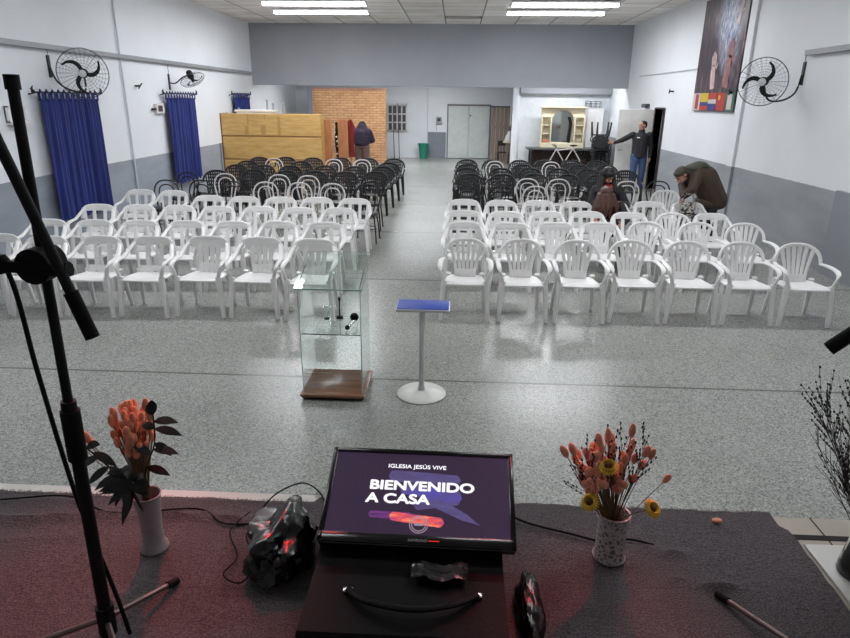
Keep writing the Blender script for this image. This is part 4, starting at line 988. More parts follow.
MB().cyl((0, 0, .06), (0, 0, 1.72), .0145, n=16).build('pole', 'black', t); MB().cyl((0, 0, .65), (0, 0, .8), .024).build('height_clutch', 'black_rubber', t)
B0, B1 = P_((1.35, 1.3, 2.18)), P_((.905, 1.45, 1.645)); dB = (B1 - B0).normalized()
MB().cyl(B0 - dB * .4, B1, .01, n=16).build('boom_arm', 'black', t); MB().cyl(B1 - dB * .13, B1, .017, n=16).build('boom_grip', 'black_rubber', t); MB().cyl(B0 - V((0, .04, 0)), B0 + V((0, .04, 0)), .04).build('clamp', 'black_rubber', t)
tripod(t, (0, 0, .1), [(-.35, .61, .01), (.4, .1, .01), (-.1, -.45, .01)], bpy.data.materials['leg_steel'])

# ------------------------------------------------------------------ vases and dried flowers
def vase(label, loc, prof, m, tk=.004):
    t = thing('vase', label, 'vase', loc)
    inner = [(max(.001, r - tk), z) for r, z in prof[1:]][::-1]; inner = [(r, z) for r, z in inner if z > .012] + [(0, .012)]
    MB().lathe(prof + inner, n=36).build('body', m, t)
    return t
z0 = HS + .012
v1 = vase('slim white vase with flared foot holding orange bunny tails, left', (-1.17, 2.04, z0), [(0, 0), (.05, 0), (.055, .008), (.053, .02), (.042, .035), (.04, .09), (.042, .15), (.046, .2), (.05, .235), (.053, .255)], 'vase_white')
MB().sweep([(.053 * math.cos(a * PI / 16), .053 * math.sin(a * PI / 16), .255) for a in range(32)], .003, closed=True).build('rim', 'vase_white', v1)
v2 = vase('white lace-patterned vase holding pink and yellow dried flowers', (.65, 2.1, z0), [(0, 0), (.057, 0), (.062, .01), (.06, .022), (.056, .05), (.056, .12), (.057, .18), (.06, .21)], 'lace')
for z in (.01, .19, .208): MB().sweep([(.0625 * math.cos(a * PI / 16), .0625 * math.sin(a * PI / 16), z) for a in range(32)], .0025, closed=True).build('rim', 'vase_white', v2)
tr = thing('square_plate', 'pale square plate under the clear glass vase at right edge', 'plate', (1.62, 2.08, HS + .002)); MB().rbox(-.14, .25, -.19, .15, 0, .01, .002).build('plate', 'paper', tr)
v3 = vase('clear glass vase holding dark twigs at the right edge', (1.6, 2.06, z0), [(0, 0), (.075, 0), (.08, .01), (.075, .05), (.06, .14), (.052, .22), (.056, .26)], 'glass')
MB().lathe([(.0, .012), (.068, .012), (.07, .05), (.055, .12), (0, .1)]).build('pebbles', 'twig', v3)
for z in (.2, .21, .22, .23, .24): MB().sweep([(.055 * math.cos(a * PI / 16), .055 * math.sin(a * PI / 16), z) for a in range(32)], .002, closed=True).build('twine', 'stem', v3)

def stem_pro(kind, L, name, label, cat, m1, m2):
    # flower with its foot at the origin, growing to +Z
    t = thing(name, label, cat)
    c = cr([(0, 0, 0), (.0, .01, L * .5), (0, 0, L)], 5)
    MB().sweep(c, .0016, n=5).build('stem', m1, t)
    if kind == 'tail': MB().ell((0, 0, L + .012), (.0125, .0125, .019), n=8).build('seed_head', m2, t)
    elif kind == 'daisy':
        f = MB()
        for ring, (rr, n, tz) in enumerate(((.038, 22, .0), (.03, 18, .008))):
            for k in range(n):
                a = 2 * PI * k / n + ring * .1; d = V((math.cos(a), math.sin(a), 0))
                f.sweep([V((0, 0, L)) + d * .012, V((0, 0, L + tz + .006)) + d * rr * .7, V((0, 0, L + tz + .002)) + d * rr], [.003, .0055, .0015], .0012, n=5)
        f.build('petals', m2, t); MB().ell((0, 0, L + .006), (.014, .014, .008)).build('center', 'seed', t)
    return reg(t)
def bouquet(pro, base, tips, label, group, L0):
    for i, tip in enumerate(tips):
        d = V(tip) - V(base); e = d.to_track_quat('Z', 'Y').to_euler(); s_ = d.length / L0
        if i == 0: o = pro; o.location = base; o.rotation_euler = e; o['label'] = label; o['group'] = group
        else: o = dup(pro, base, 0, label, group, rot=e)
        k = random.uniform(.9, 1.15); o.scale = (k, k, s_)
random.seed(11)
def rnd_tips(c, rx, ry, rz, n):
    o = []
    while len(o) < n:
        p = V((random.uniform(-1, 1), random.uniform(-1, 1), random.uniform(-1, 1)))
        if p.length <= 1: o.append((c[0] + p.x * rx, c[1] + p.y * ry, c[2] + p.z * rz))
    return o
# left vase
P1 = stem_pro('tail', .36, 'bunny_tail', 'x', 'flower', 'stem', 'orange')
bouquet(P1, (-1.17, 2.04, z0 + .12), rnd_tips((-1.19, 2.04, 1.0), .08, .07, .11, 80) + [(-1.33, 1.98, 1.0), (-1.32, 2.0, .97), (-1.35, 1.99, .96), (-1.31, 1.96, 1.02), (-1.08, 1.98, 1.1), (-1.1, 2.0, 1.13)], 'fluffy orange bunny tail stem in the slim left vase', 'orange bunny tails in the left vase', .36)
def leaf_sprig(label, base, path, leaves, m='leaf'):
    t = thing('leafy_sprig', label, 'sprig', base); B = V(base); P = cr([V(p) - B for p in path], 5)
    MB().sweep(P, .003, n=6).build('stem', 'twig', t); b = MB()
    for u, side, L in leaves:
        i = min(len(P) - 2, int(u * (len(P) - 1))); p = P[i]; d = V(side).normalized()
        Q = [p + d * L * k / 6 + V((0, 0, -.03 * (k / 6) ** 2)) for k in range(7)]
        b.sweep(Q, [.002, .013, .018, .019, .016, .009, .001], .0012, hint=(.2, -.6, .8), n=6)
    b.build('leaves', m, t)
bz = z0 + .1
leaf_sprig('tall dark leafy sprig at the right of the slim vase', (-1.17, 2.04, bz), [(-1.17, 2.04, bz), (-1.14, 2.0, .85), (-1.075, 1.98, 1.0), (-1.06, 1.97, 1.14)],
    [(.95, (.05, 0, 1), .09), (.9, (1, -.1, .35), .1), (.8, (1, 0, .05), .1), (.82, (-.7, 0, .6), .06), (.7, (.8, 0, -.3), .06), (.62, (1, -.2, .25), .11), (.55, (-.7, -.1, .8), .09), (.42, (1, -.2, .1), .1), (.98, (-.3, 0, 1), .07)])
leaf_sprig('dark leafy sprig drooping at the left of the slim vase', (-1.17, 2.04, bz), [(-1.17, 2.04, bz), (-1.19, 1.97, .82), (-1.26, 1.95, .93), (-1.33, 1.93, 1.03)],
    [(.98, (-.1, 0, 1), .07), (.9, (.6, 0, .5), .07), (.8, (.9, -.2, -.1), .1), (.75, (-1, 0, -.2), .08), (.62, (-1, -.2, -.5), .1), (.6, (.8, -.3, -.2), .09), (.5, (-1, -.2, -.3), .1), (.45, (-.5, -.2, -.9), .09), (.35, (.9, -.3, .1), .08)])
leaf_sprig('low dark leaves hanging over the slim vase rim', (-1.17, 2.04, bz), [(-1.17, 2.04, bz), (-1.165, 1.95, .8), (-1.15, 1.92, .87), (-1.12, 1.9, .9)],
    [(.5, (-1, -.2, .1), .11), (.6, (-.8, -.3, .6), .08), (.7, (.3, -.3, .9), .07), (.8, (1, -.2, .2), .07), (.9, (-.2, -.4, .9), .08), (.45, (-.35, -.4, -.9), .11), (.55, (-.8, -.2, -.4), .1), (.75, (-.6, -.2, .9), .1), (.95, (.6, -.3, .7), .07)])
leaf_sprig('short dense dark sprig in front of the orange flowers', (-1.17, 2.04, bz), [(-1.17, 2.04, bz), (-1.18, 1.96, .8), (-1.185, 1.93, .87), (-1.18, 1.92, .93)],
    [(.4, (.8, -.2, .3), .09), (.5, (-.9, -.3, .2), .1), (.6, (.9, -.3, .2), .09), (.7, (-.9, -.2, .3), .09), (.75, (.4, -.4, .8), .07), (.85, (-.5, -.4, .7), .07), (.95, (.7, -.3, .5), .06), (.55, (.2, -.5, -.5), .08)])
# right vase
P2 = stem_pro('tail', .3, 'bunny_tail', 'x', 'flower', 'stem', 'orange2')
tips = rnd_tips((.61, 2.1, .9), .13, .09, .11, 70) + rnd_tips((.575, 2.05, .85), .075, .06, .055, 34) + [(.43, 2.03, .98), (.46, 2.04, .985), (.80, 2.04, .88), (.66, 2.05, 1.06), (.72, 2.05, .98), (.74, 2.05, .97), (.58, 2.05, 1.04), (.55, 2.05, 1.02)]
bouquet(P2, (.65, 2.1, z0 + .08), tips, 'dusty pink bunny tail stem in the lace vase', 'pink bunny tails in the lace vase', .3)
for tip, l in (((.525, 1.99, .81), 'yellow daisy at the left of the lace vase bouquet'), ((.745, 1.98, .80), 'yellow daisy at the right of the lace vase bouquet'), ((.58, 2.0, .95), 'orange-yellow daisy in the middle of the lace vase bouquet')):
    q_ = stem_pro('daisy', .2, 'daisy', l, 'flower', 'stem', 'yellow'); d = V(tip) - V((.65, 2.1, z0 + .15)); q_.location = (.65, 2.1, z0 + .15)
    q_.rotation_euler = d.to_track_quat('Z', 'Y').to_euler(); q_.scale = (1, 1, d.length / .2)
def twig(name, label, seed, H_, m='twig', n=10, spread=.5, buds=True):
    random.seed(seed); t = thing(name, label, 'twig'); b = MB(); bd = MB()
    main = cr([(0, 0, 0), (random.uniform(-.02, .02), 0, H_ * .5), (random.uniform(-.04, .04), random.uniform(-.03, .03), H_)], 6)
    b.sweep(main, [.002 * (1 - .5 * i / 12) for i in range(13)], n=5)
    for k in range(n):
        i = random.randrange(5, 12); p = main[i]; a = random.uniform(0, 2 * PI); l = H_ * random.uniform(.12, .3)
        d = V((math.cos(a) * spread, math.sin(a) * spread, 1)).normalized(); q = p + d * l
        b.sweep([p, p + d * l * .5 + V((0, 0, -.004)), q], .0009, n=4)
        if buds:
            for j in range(4): b.ell(p + d * l * (.4 + .2 * j) + V((random.uniform(-.006, .006), 0, 0)), (.0035, .0035, .0065), n=5)
    b.build('stem', m, t)
    return reg(t)
T2 = twig('budded_twig', 'x', 3, .4)
for i, tip in enumerate([(.5, 2.05, 1.0), (.57, 2.05, 1.04), (.63, 2.05, 1.05), (.72, 2.05, 1.05), (.46, 2.03, .93)]):
    e = (V(tip) - V((.65, 2.1, z0 + .1))); kw = e.length / .42
    if i == 0: o = T2; o.location = (.65, 2.1, z0 + .1)
    else: o = dup(T2, (.65, 2.1, z0 + .1), 0, '', '')
    o['label'] = 'thin dark budded twig among the pink dried flowers'; o['group'] = 'budded twigs in the lace vase'; o.rotation_euler = e.to_track_quat('Z', 'Y').to_euler(); o.scale = (1, 1, kw)
random.seed(5)
T3 = twig('dark_branch', 'x', 9, .7, n=16, spread=.35); T4 = twig('dark_branch', 'x', 10, .55, n=22, spread=.3, buds=False)
for i in range(64):
    pro = T3 if i % 3 == 0 else T4
    base = (1.6, 2.06, z0 + .1); a = random.uniform(0, 2 * PI); rr = random.uniform(.02, .26) if i % 3 else random.uniform(.1, .3)
    tip = (1.6 + rr * math.cos(a) * (1.0), 2.06 + rr * math.sin(a) * .8, (1.22 if i % 3 == 0 else 1.1) - rr * .35)
    if i < 3: tip = ((1.31, 2.03, 1.2), (1.36, 2.02, 1.1), (1.4, 2.0, 1.22))[i]
    e = V(tip) - V(base); H_ = .7 if i % 3 == 0 else .55
    if i in (0, 1): o = pro; o.location = base
    else: o = dup(pro, base, 0, '', '')
    o['label'] = 'dark dried branch in the clear glass vase'; o['group'] = 'dark branches in the glass vase'; o.rotation_euler = e.to_track_quat('Z', 'Y').to_euler(); o.scale = (1, 1, e.length / H_)

# ------------------------------------------------------------------ people
def blob(name, caps, m, parent, vox=.011, smooth=4):
    b = MB()
    for cp_ in caps:
        if len(cp_) == 2 or len(cp_) == 3: b.ell(cp_[0], cp_[1], n=10, q=cp_[2] if len(cp_) == 3 else None); continue
        a, ra, c_, rc = cp_; a = V(a); c_ = V(c_)
        A_ = V(ra) if hasattr(ra, '__len__') else V((ra,) * 3); C_ = V(rc) if hasattr(rc, '__len__') else V((rc,) * 3)
        n = max(2, int((c_ - a).length / (.3 * min(A_.length, C_.length) / 1.7)) + 1)
        for i in range(n + 1): u = i / n; b.ell(a.lerp(c_, u), tuple(A_.lerp(C_, u)), n=8)
    o = b.build(name, m, None)
    r = o.modifiers.new('r', 'REMESH'); r.mode = 'VOXEL'; r.voxel_size = vox; r.use_smooth_shade = True
    if smooth: s_ = o.modifiers.new('s', 'SMOOTH'); s_.iterations = smooth; s_.factor = .5
    bpy.context.view_layer.update()
    me = bpy.data.meshes.new_from_object(o.evaluated_get(bpy.context.evaluated_depsgraph_get())); o.modifiers.clear(); o.data = me
    me.materials.clear(); me.materials.append(m if not isinstance(m, str) else M[m]); me.polygons.foreach_set('use_smooth', [True] * len(me.polygons))
    o.parent = parent; return o
def head_caps(c, f, upv=V((0, 0, 1)), s=1.0):
    # skull, jaw, nose, ears; c head centre, f facing direction
    f = V(f).normalized(); sd = f.cross(upv).normalized(); u = sd.cross(f).normalized(); c = V(c)
    q = Matrix((sd, f, u)).transposed().to_quaternion()
    L = [(c + u * .025 * s, (.074 * s, .092 * s, .088 * s), q), (c + f * .018 * s - u * .045 * s, (.056 * s, .07 * s, .062 * s), q), (c + f * .05 * s - u * .085 * s, (.026 * s, .026 * s, .02 * s), q),
         (c + f * .096 * s - u * .005 * s, .010 * s, c + f * .112 * s - u * .026 * s, .013 * s)]
    for k in (-1, 1): L.append((c + sd * k * .078 * s - u * .005 * s - f * .005 * s, (.01 * s, .02 * s, .032 * s), q))
    return L, q, sd, f, u
def face(parent, c, q, sd, f, u, s=1.0):
    c = V(c); e = MB(); l = MB(); h_ = MB()
    for k in (-1, 1): e.ell(c + f * .088 * s + sd * k * .032 * s + u * .012 * s, (.013 * s, .006 * s, .007 * s), n=6, q=q); h_.ell(c + f * .09 * s + sd * k * .033 * s + u * .034 * s, (.02 * s, .006 * s, .005 * s), n=6, q=q)
    l.ell(c + f * .086 * s - u * .053 * s, (.026 * s, .008 * s, .009 * s), n=6, q=q)
    e.build('eyes', 'lens_dark', parent); l.build('lips', 'lips', parent); h_.build('eyebrows', 'hair_dark', parent)
def hand_caps(w, d, up_, thumb, s=1.0, curl=.5):
    # w wrist, d pointing direction, up_ back of hand normal, thumb direction
    w = V(w); d = V(d).normalized(); t_ = V(thumb); t_ = (t_ - d * t_.dot(d)).normalized(); n = d.cross(t_).normalized()
    if n.dot(V(up_)) < 0: n = -n
    L = [(w, .026 * s, w + d * .045 * s, .03 * s), (w + d * .05 * s + t_ * .018 * s, .018 * s, w + d * .085 * s + t_ * .026 * s, .016 * s), (w + d * .05 * s - t_ * .018 * s, .018 * s, w + d * .08 * s - t_ * .026 * s, .015 * s), (w + d * .05 * s, .02 * s, w + d * .085 * s, .017 * s)]
    for i, ln in enumerate((.068, .078, .073, .056)):
        o_ = t_ * (.033 - .022 * i) * s; k = w + d * .085 * s + o_; m_ = k + (d * math.cos(curl * .6) - n * math.sin(curl * .6)) * ln * .5 * s; e_ = m_ + (d * math.cos(curl * 1.6) - n * math.sin(curl * 1.6)) * ln * .5 * s
        L += [(k, .0095 * s, m_, .0088 * s), (m_, .0088 * s, e_, .0075 * s)]
    a = w + d * .03 * s + t_ * .028 * s; b_ = a + (d * .6 + t_ * .8) * .038 * s; c_ = b_ + (d * .9 + t_ * .25 - n * .3) * .032 * s
    return L + [(a, .013 * s, b_, .011 * s), (b_, .011 * s, c_, .009 * s)]

# man by the door, facing left, right hand on the leaf edge
t = thing('person', 'person in black zip jacket and blue jeans holding the open door leaf', 'person', (4.68, 16.85, 0))
t.scale = (1.1, 1.1, 1.02)
hc = (-.0, -.0, 1.6); hcap, q, sd, f, u = head_caps(hc, (-.85, -.5, -.08))
W_l = (-.50, .42, 1.16)      # wrist on the door leaf edge
W_r = (.25, .02, .84)
body = hcap + [((0, .01, 1.44), .052, (0, 0, 1.56), .05), ((0, .02, .95), (.15, .11, .1), (0, .02, 1.3), (.17, .11, .1)), ((-.17, .02, 1.38), .055, (-.36, .22, 1.24), .042), ((-.36, .22, 1.24), .04, W_l, .026),
    ((.18, .02, 1.38), .055, (.25, .06, 1.1), .042), ((.25, .06, 1.1), .04, W_r, .026), ((-.09, .02, .9), .085, (-.1, -.01, .5), .058), ((-.1, -.01, .5), .055, (-.1, .04, .08), .035), ((.09, .02, .9), .085, (.1, 0, .5), .058), ((.1, 0, .5), .055, (.1, .05, .08), .035)]
body += hand_caps(W_l, (-.75, .5, .02), (0, 0, 1), (0, -.4, 1), curl=.5) + hand_caps(W_r, (0, -.1, -1), (1, 0, 0), (0, -1, 0), curl=.7)
blob('body', body, 'skin', t, .008, 2)
face(t, hc, q, sd, f, u)
blob('hair', [(V(hc) + u * .05 - f * .02, (.084, .096, .068), q), (V(hc) - f * .05 + u * .01, (.08, .062, .08), q)], 'hair_dark', t, .009)
jk = blob('jacket', [((0, .02, .86), (.19, .14, .06), (0, .02, 1.15), (.19, .135, .1)), ((0, .02, 1.15), (.19, .135, .1), (0, .02, 1.34), (.21, .125, .1)), ((-.19, .02, 1.385), .075, (-.37, .22, 1.24), .062), ((-.37, .22, 1.24), .062, V(W_l) + V((.01, 0, 0)), .042),
    ((.19, .02, 1.38), .078, (.265, .06, 1.1), .064), ((.265, .06, 1.1), .062, V(W_r) + V((0, 0, .02)), .044), ((0, .02, 1.42), .085, (0, .01, 1.48), .07)], 'jacket_black', t)
MB().box(-.13, -.06, -.12, -.115, 1.31, 1.335).build('chest_badge', 'white_plastic', jk, smooth=False)
MB().cyl((-.02, -.122, .86), (-.02, -.13, 1.36), .004).build('zip', 'cage', jk)
blob('trousers', [((0, .02, .9), (.165, .125, .08)), ((-.09, .02, .88), .105, (-.1, -.01, .5), .078), ((-.1, -.01, .5), .077, (-.1, .04, .07), .062), ((.09, .02, .88), .105, (.1, 0, .5), .078), ((.1, 0, .5), .077, (.1, .05, .07), .062)], 'jeans', t)
for x in (-.1, .1): blob('shoe', [((x, .06, .045), .043, (x - .03, -.12, .038), .037)], 'shoe', t, .008)

# woman sitting on a hoop chair, looking down
t = thing('person', 'seated person with long dark hair, black coat and red scarf, looking down', 'person', (2.38, 10.1, 0))
hc = (-.04, -.13, 1.12); hcap, q, sd, f, u = head_caps(hc, (.35, -.75, -.5))
Wl, Wr = (.02, -.42, .74), (.2, -.36, .72)
body = hcap + [((0, .0, .95), .05, (-.03, -.08, 1.06), .048), ((0, .08, .52), (.16, .12, .1), (0, -.0, .86), (.165, .11, .09)), ((-.17, -.0, .9), .052, (-.24, -.12, .68), .04), ((-.24, -.12, .68), .04, Wl, .025), ((.17, 0, .9), .052, (.26, -.12, .68), .04), ((.26, -.12, .68), .04, Wr, .025),
    ((-.09, .03, .53), .08, (-.11, -.36, .52), .06), ((-.11, -.36, .52), .055, (-.11, -.38, .08), .035), ((.09, .03, .53), .08, (.11, -.36, .52), .06), ((.11, -.36, .52), .055, (.11, -.38, .08), .035)]
body += hand_caps(Wl, (.6, -.6, -.1), (0, 0, 1), (.5, .5, .5), .95) + hand_caps(Wr, (-.5, -.8, -.1), (0, 0, 1), (-.5, .5, .5), .95)
blob('body', body, 'skin', t, .008, 2); face(t, hc, q, sd, f, u)
H0 = V(hc)
blob('hair', [(H0 + u * .045 - f * .02, (.105, .108, .09), q), (H0 + u * .07 + f * .05, (.075, .045, .04), q), (H0 + V((-.085, .02, .04)), .05, H0 + V((-.13, .0, -.24)), .06), (H0 + V((.07, .05, .03)), .05, H0 + V((.13, .03, -.24)), .055), (H0 + V((0, .09, 0)), .08, H0 + V((0, .16, -.3)), .1), (H0 + V((-.09, -.03, -.05)), .04, H0 + V((-.12, -.08, -.26)), .04), (H0 + V((.09, 0, -.08)), .035, H0 + V((.14, -.04, -.25)), .035)], 'hair_dark', t, .01)
blob('coat', [((0, .08, .5), (.21, .17, .07), (0, .0, .86), (.2, .14, .09)), ((-.18, 0, .89), .078, (-.26, -.12, .67), .07), ((-.26, -.12, .67), .068, Wl, .046), ((.18, 0, .89), .078, (.28, -.12, .67), .07), ((.28, -.12, .67), .068, Wr, .046), ((0, 0, .92), .09, (0, -.02, .96), .07), ((-.09, .03, .53), .11, (-.11, -.3, .52), .1), ((.09, .03, .53), .11, (.11, -.3, .52), .1)], 'jacket_black', t)
blob('scarf', [((-.05, -.1, .96), .05, (.06, -.12, .95), .045), ((.0, -.13, .95), .045, (.02, -.17, .86), .035)], 'red_scarf', t, .009)
blob('trousers', [((-.1, -.05, .52), .09, (-.11, -.37, .52), .078), ((-.11, -.37, .52), .075, (-.11, -.38, .07), .055), ((.1, -.05, .52), .09, (.11, -.37, .52), .078), ((.11, -.37, .52), .075, (.11, -.38, .07), .055)], 'trouser', t)
for x in (-.11, .11): blob('shoe', [((x, -.36, .042), .04, (x, -.5, .035), .034)], 'shoe', t, .008)

# second seated person leaning forward, face hidden by long brown hair
t = thing('person', 'person leaning forward with long wavy brown hair hiding the face', 'person', (2.27, 9.42, 0))
hc = (-.09, -.12, .92); hcap, q, sd, f, u = head_caps(hc, (-.1, -.55, -.8))
Wl, Wr = (-.2, -.34, .55), (.14, -.34, .55)
body = hcap + [((0, .05, .82), .05, (-.03, -.06, .88), .046), ((0, .12, .52), (.15, .11, .09), (0, .06, .74), (.155, .1, .09)), ((-.16, .04, .77), .05, (-.25, -.1, .58), .038), ((-.25, -.1, .58), .037, Wl, .025), ((.16, .04, .77), .05, (.24, -.1, .58), .038), ((.24, -.1, .58), .037, Wr, .025),
    ((-.09, .05, .53), .075, (-.1, -.33, .52), .055), ((-.1, -.33, .52), .05, (-.1, -.35, .08), .033), ((.09, .05, .53), .075, (.1, -.33, .52), .055), ((.1, -.33, .52), .05, (.1, -.35, .08), .033)]
body += hand_caps(Wl, (.4, -.8, 0), (0, 0, 1), (.5, .3, .5), .9) + hand_caps(Wr, (-.4, -.8, 0), (0, 0, 1), (-.5, .3, .5), .9)
blob('body', body, 'skin', t, .008, 2); face(t, hc, q, sd, f, u); H0 = V(hc)
hair = [(H0 + V((0, .02, .03)), (.1, .11, .095), q), (H0 + V((0, -.03, .05)), (.09, .08, .07))]
for i in range(17):
    a = -2.1 + 4.2 * i / 16; x = .1 * math.sin(a); y = -.1 * math.cos(a) + .0; p0 = H0 + V((x, y, -.0)); p1 = H0 + V((x * 1.5 + .015 * math.sin(i * 2.3), y * 1.3 - .02, -.16)); p2 = H0 + V((x * 1.7 + .02 * math.cos(i * 1.7), y * 1.35 - .02, -.34 + .04 * math.sin(i * 1.9)))
    p1 += V((.02 * math.sin(i * 4.1), -.012 * math.cos(i * 3.3), 0)); hair += [(p0, .034, p1, .027), (p1, .027, p2 + V((.03 * math.sin(i * 2.9), 0, .05 * math.sin(i * 5.1))), .012)]
blob('hair', hair, 'hair_brown', t, .008, 1)
blob('top', [((0, .12, .5), (.18, .14, .06), (0, .06, .74), (.18, .125, .08)), ((-.17, .04, .76), .064, (-.2, -.0, .68), .058), ((.17, .04, .76), .064, (.25, -.1, .58), .055), ((.25, -.1, .58), .054, Wr, .04), ((0, .06, .79), .075, (0, .03, .82), .06)], 'jacket_black', t)
blob('trousers', [((-.09, .05, .53), .095, (-.1, -.34, .52), .075), ((-.1, -.34, .52), .072, (-.1, -.35, .07), .052), ((.09, .05, .53), .095, (.1, -.34, .52), .075), ((.1, -.34, .52), .072, (.1, -.35, .07), .052)], 'trouser', t)
for x in (-.1, .1): blob('shoe', [((x, -.33, .04), .038, (x, -.46, .034), .032)], 'shoe', t, .008)

# person bending over a bag
t = thing('person', 'person in olive-brown hooded jacket bending over a patterned bag', 'person', (3.88, 9.95, 0))
hc = (-.5, -.16, 1.17); hcap, q, sd, f, u = head_caps(hc, (-.72, -.3, -.75), V((-.6, -.1, .8)))
Wl, Wr = (-.47, -.3, .88), (-.44, -.16, .88)
body = hcap + [((-.37, -.1, 1.22), .052, (-.47, -.14, 1.19), .05), ((.04, 0, .9), (.14, .15, .12), (-.28, -.08, 1.18), (.12, .17, .12)), ((-.32, -.26, 1.16), .054, (-.38, -.32, .98), .042), ((-.38, -.32, .98), .04, Wl, .026), ((-.32, .1, 1.16), .054, (-.4, .04, 1.0), .042), ((-.4, .04, 1.0), .04, Wr, .026),
    ((.04, -.09, .86), .09, (.02, -.11, .48), .06), ((.02, -.11, .48), .055, (.05, -.11, .08), .036), ((.04, .09, .86), .09, (.02, .1, .48), .06), ((.02, .1, .48), .055, (.05, .1, .08), .036)]
body += hand_caps(Wl, (-.1, .1, -1), (-1, 0, 0), (-.3, .8, 0), curl=.8) + hand_caps(Wr, (-.15, 0, -1), (-1, 0, 0), (-.3, -.8, 0), curl=.8)
blob('body', body, 'skin', t, .008, 2); face(t, hc, q, sd, f, u); H0 = V(hc)
blob('hair', [(H0 + u * .05 - f * .015, (.09, .105, .078), q), (H0 - f * .055 + u * .0, (.084, .065, .09), q), (H0 + u * .075 + f * .045, (.07, .045, .035), q)], mat('hair_grey_brown', (70, 62, 54), .6, bump=.4, bscale=60), t, .009)
jk = blob('jacket', [((.09, 0, .80), (.2, .22, .17), (-.12, -.05, 1.1), (.21, .23, .21)), ((-.12, -.05, 1.1), (.21, .23, .2), (-.27, -.08, 1.19), (.14, .22, .14)), ((.14, 0, .74), (.14, .2, .1), (-.08, 0, .74), (.14, .2, .1)), ((-.3, -.24, 1.16), .09, (-.37, -.32, .99), .078), ((-.37, -.32, .99), .074, Wl, .052), ((-.3, .1, 1.16), .09, (-.39, .04, 1.0), .078), ((-.39, .04, 1.0), .074, Wr, .052), ((-.34, -.1, 1.22), .1, (-.4, -.12, 1.2), .08)], 'jacket_brown', t, .012)
blob('hood', [((-.34, -.1, 1.27), (.1, .14, .06), (-.22, -.08, 1.31), (.12, .15, .06)), ((-.14, -.06, 1.28), (.08, .12, .05))], mat('hood_green', (68, 70, 60), .8, bump=.4, bscale=20), jk, .012)
blob('trousers', [((.06, 0, .84), (.14, .17, .1)), ((.05, -.09, .84), .11, (.02, -.11, .48), .082), ((.02, -.11, .48), .08, (.05, -.11, .07), .062), ((.05, .09, .84), .11, (.02, .1, .48), .082), ((.02, .1, .48), .08, (.05, .1, .07), .062)], 'trouser', t)
for y in (-.11, .1): blob('shoe', [((.06, y, .042), .042, (-.12, y, .037), .037)], 'shoe', t, .008)
t = thing('shoulder_bag', 'grey patterned bag with straps standing on a white armchair', 'bag', (3.44, 9.55, .435))
blob('body', [((0, 0, .11), (.14, .08, .1), (0.01, 0, .3), (.12, .07, .08))], 'camo', t, .01)
for y in (-.05, .05): MB().sweep(cr([(-.1, y, .34), (-.09, y, .44), (0.0, y, .5), (.09, y, .44), (.1, y, .34)], 5), .014, .005).build('strap', 'camo', t)
MB().sweep([(-.12, -.082, .2), (0, -.088, .22), (.12, -.082, .2)], .008).build('zip', 'black', t)

# person seen from behind by the brick wall
t = thing('person', 'person seen from behind in dark purple jacket by the brick wall', 'person', (-2.74, 18.9, 0)); t.scale = (1.12, 1.12, 1.04)
hc = (0, .1, 1.4); hcap, q, sd, f, u = head_caps(hc, (.15, .9, -.45))
Wl, Wr = (-.2, .3, .95), (.18, .3, .95)
body = hcap + [((0, -.04, 1.3), .052, (0, -.02, 1.4), .05), ((0, -.04, .9), (.15, .11, .1), (0, -.06, 1.2), (.17, .11, .1)), ((-.18, -.05, 1.26), .055, (-.26, .04, 1.02), .042), ((-.26, .04, 1.02), .04, Wl, .026), ((.18, -.05, 1.26), .055, (.26, .04, 1.02), .042), ((.26, .04, 1.02), .04, Wr, .026),
    ((-.09, -.02, .86), .09, (-.1, .02, .46), .06), ((-.1, .02, .46), .055, (-.1, -.03, .08), .036), ((.09, -.02, .86), .09, (.1, .02, .46), .06), ((.1, .02, .46), .055, (.1, -.03, .08), .036)]
body += hand_caps(Wl, (.1, 1, 0), (0, 0, 1), (.6, 0, .5)) + hand_caps(Wr, (-.1, 1, 0), (0, 0, 1), (-.6, 0, .5))
blob('body', body, 'skin', t, .009, 2); face(t, hc, q, sd, f, u)
blob('hair', [(V(hc) + V((0, -.02, .03)), (.1, .115, .1), q)], 'hair_dark', t, .01)
jk = blob('jacket', [((0, -.04, .96), (.22, .17, .12), (0, -.04, 1.22), (.25, .19, .17)), ((0, .0, 1.25), (.2, .17, .17), (0, .04, 1.36), (.13, .14, .13)), ((-.19, -.05, 1.24), .09, (-.27, .04, 1.02), .075), ((-.27, .04, 1.02), .07, Wl, .048), ((.19, -.05, 1.24), .09, (.27, .04, 1.02), .075), ((.27, .04, 1.02), .07, Wr, .048), ((0, -.08, 1.32), .1, (0, -.06, 1.36), .09)], 'jacket_purple', t, .012)
b = MB()
for i in range(14): b.ell((random.uniform(.05, .2), -.2 + random.uniform(0, .02), random.uniform(.95, 1.28)), .012, n=5)
b.build('pattern_dots', 'cage', jk)
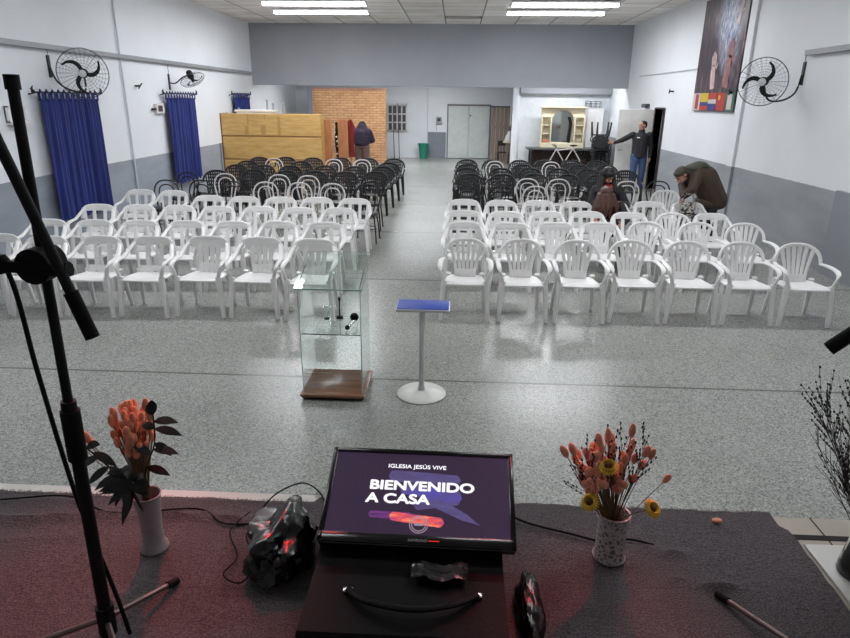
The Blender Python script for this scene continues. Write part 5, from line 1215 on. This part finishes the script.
blob('trousers', [((0, -.02, .86), (.18, .14, .1)), ((-.09, -.02, .84), .115, (-.1, .02, .46), .09), ((-.1, .02, .46), .088, (-.1, -.03, .07), .068), ((.09, -.02, .84), .115, (.1, .02, .46), .09), ((.1, .02, .46), .088, (.1, -.03, .07), .068)], 'trouser_brown', t, .012)
for x in (-.1, .1): blob('shoe', [((x, -.03, .042), .042, (x, .14, .037), .037)], 'shoe', t, .009)

# ------------------------------------------------------------------ stage lamps (red and teal spots hung over the stage, outside the frame)
def spot(label, loc, tgt, rgb, e, ang, blend=.5):
    t = thing('stage_spotlight', label, 'spotlight', loc); d = (V(tgt) - V(loc)).normalized(); q = d.to_track_quat('-Z', 'Y')
    b = MB(); b.lathe([(.07, -.02), (.08, .0), (.07, .2), (.04, .26), (.0, .26)][::1], q=q, n=16); b.build('housing', 'black', t)
    MB().cyl((0, 0, .1), (0, 0, ZC - loc[2]), .012).build('hanger', 'black', t)
    L = bpy.data.lights.new('spot_lamp', 'SPOT'); L.energy = e; L.color = lin(rgb)[:3]; L.spot_size = math.radians(ang); L.spot_blend = blend; L.shadow_soft_size = .05
    o = bpy.data.objects.new('spot_lamp', L); COL.objects.link(o); o.parent = t; o.rotation_euler = q.to_euler(); o.location = d * .05
spot('red stage spotlight hanging above the left of the stage', (-1.9, 5.0, 3.9), (-1.2, 1.42, HS), (255, 40, 50), 560, 24, 1.0)
spot('red stage spotlight hanging above the right of the stage', (1.2, 5.0, 3.9), (.5, 1.55, HS), (255, 30, 50), 380, 15, 1.0)
spot('teal stage spotlight hanging above the centre of the stage', (-.4, 5.0, 3.9), (-.72, 1.7, HS), (60, 200, 190), 50, 8, 1.0)

# ------------------------------------------------------------------ world and view
w = bpy.data.worlds.new('world'); SC.world = w; w.use_nodes = True
w.node_tree.nodes['Background'].inputs[0].default_value = (.8, .87, 1, 1); w.node_tree.nodes['Background'].inputs[1].default_value = .05
SC.view_settings.view_transform = 'Standard'; SC.view_settings.look = 'None'; SC.view_settings.gamma = 1; SC.view_settings.use_curve_mapping = False
SC.view_settings.exposure = EXPO
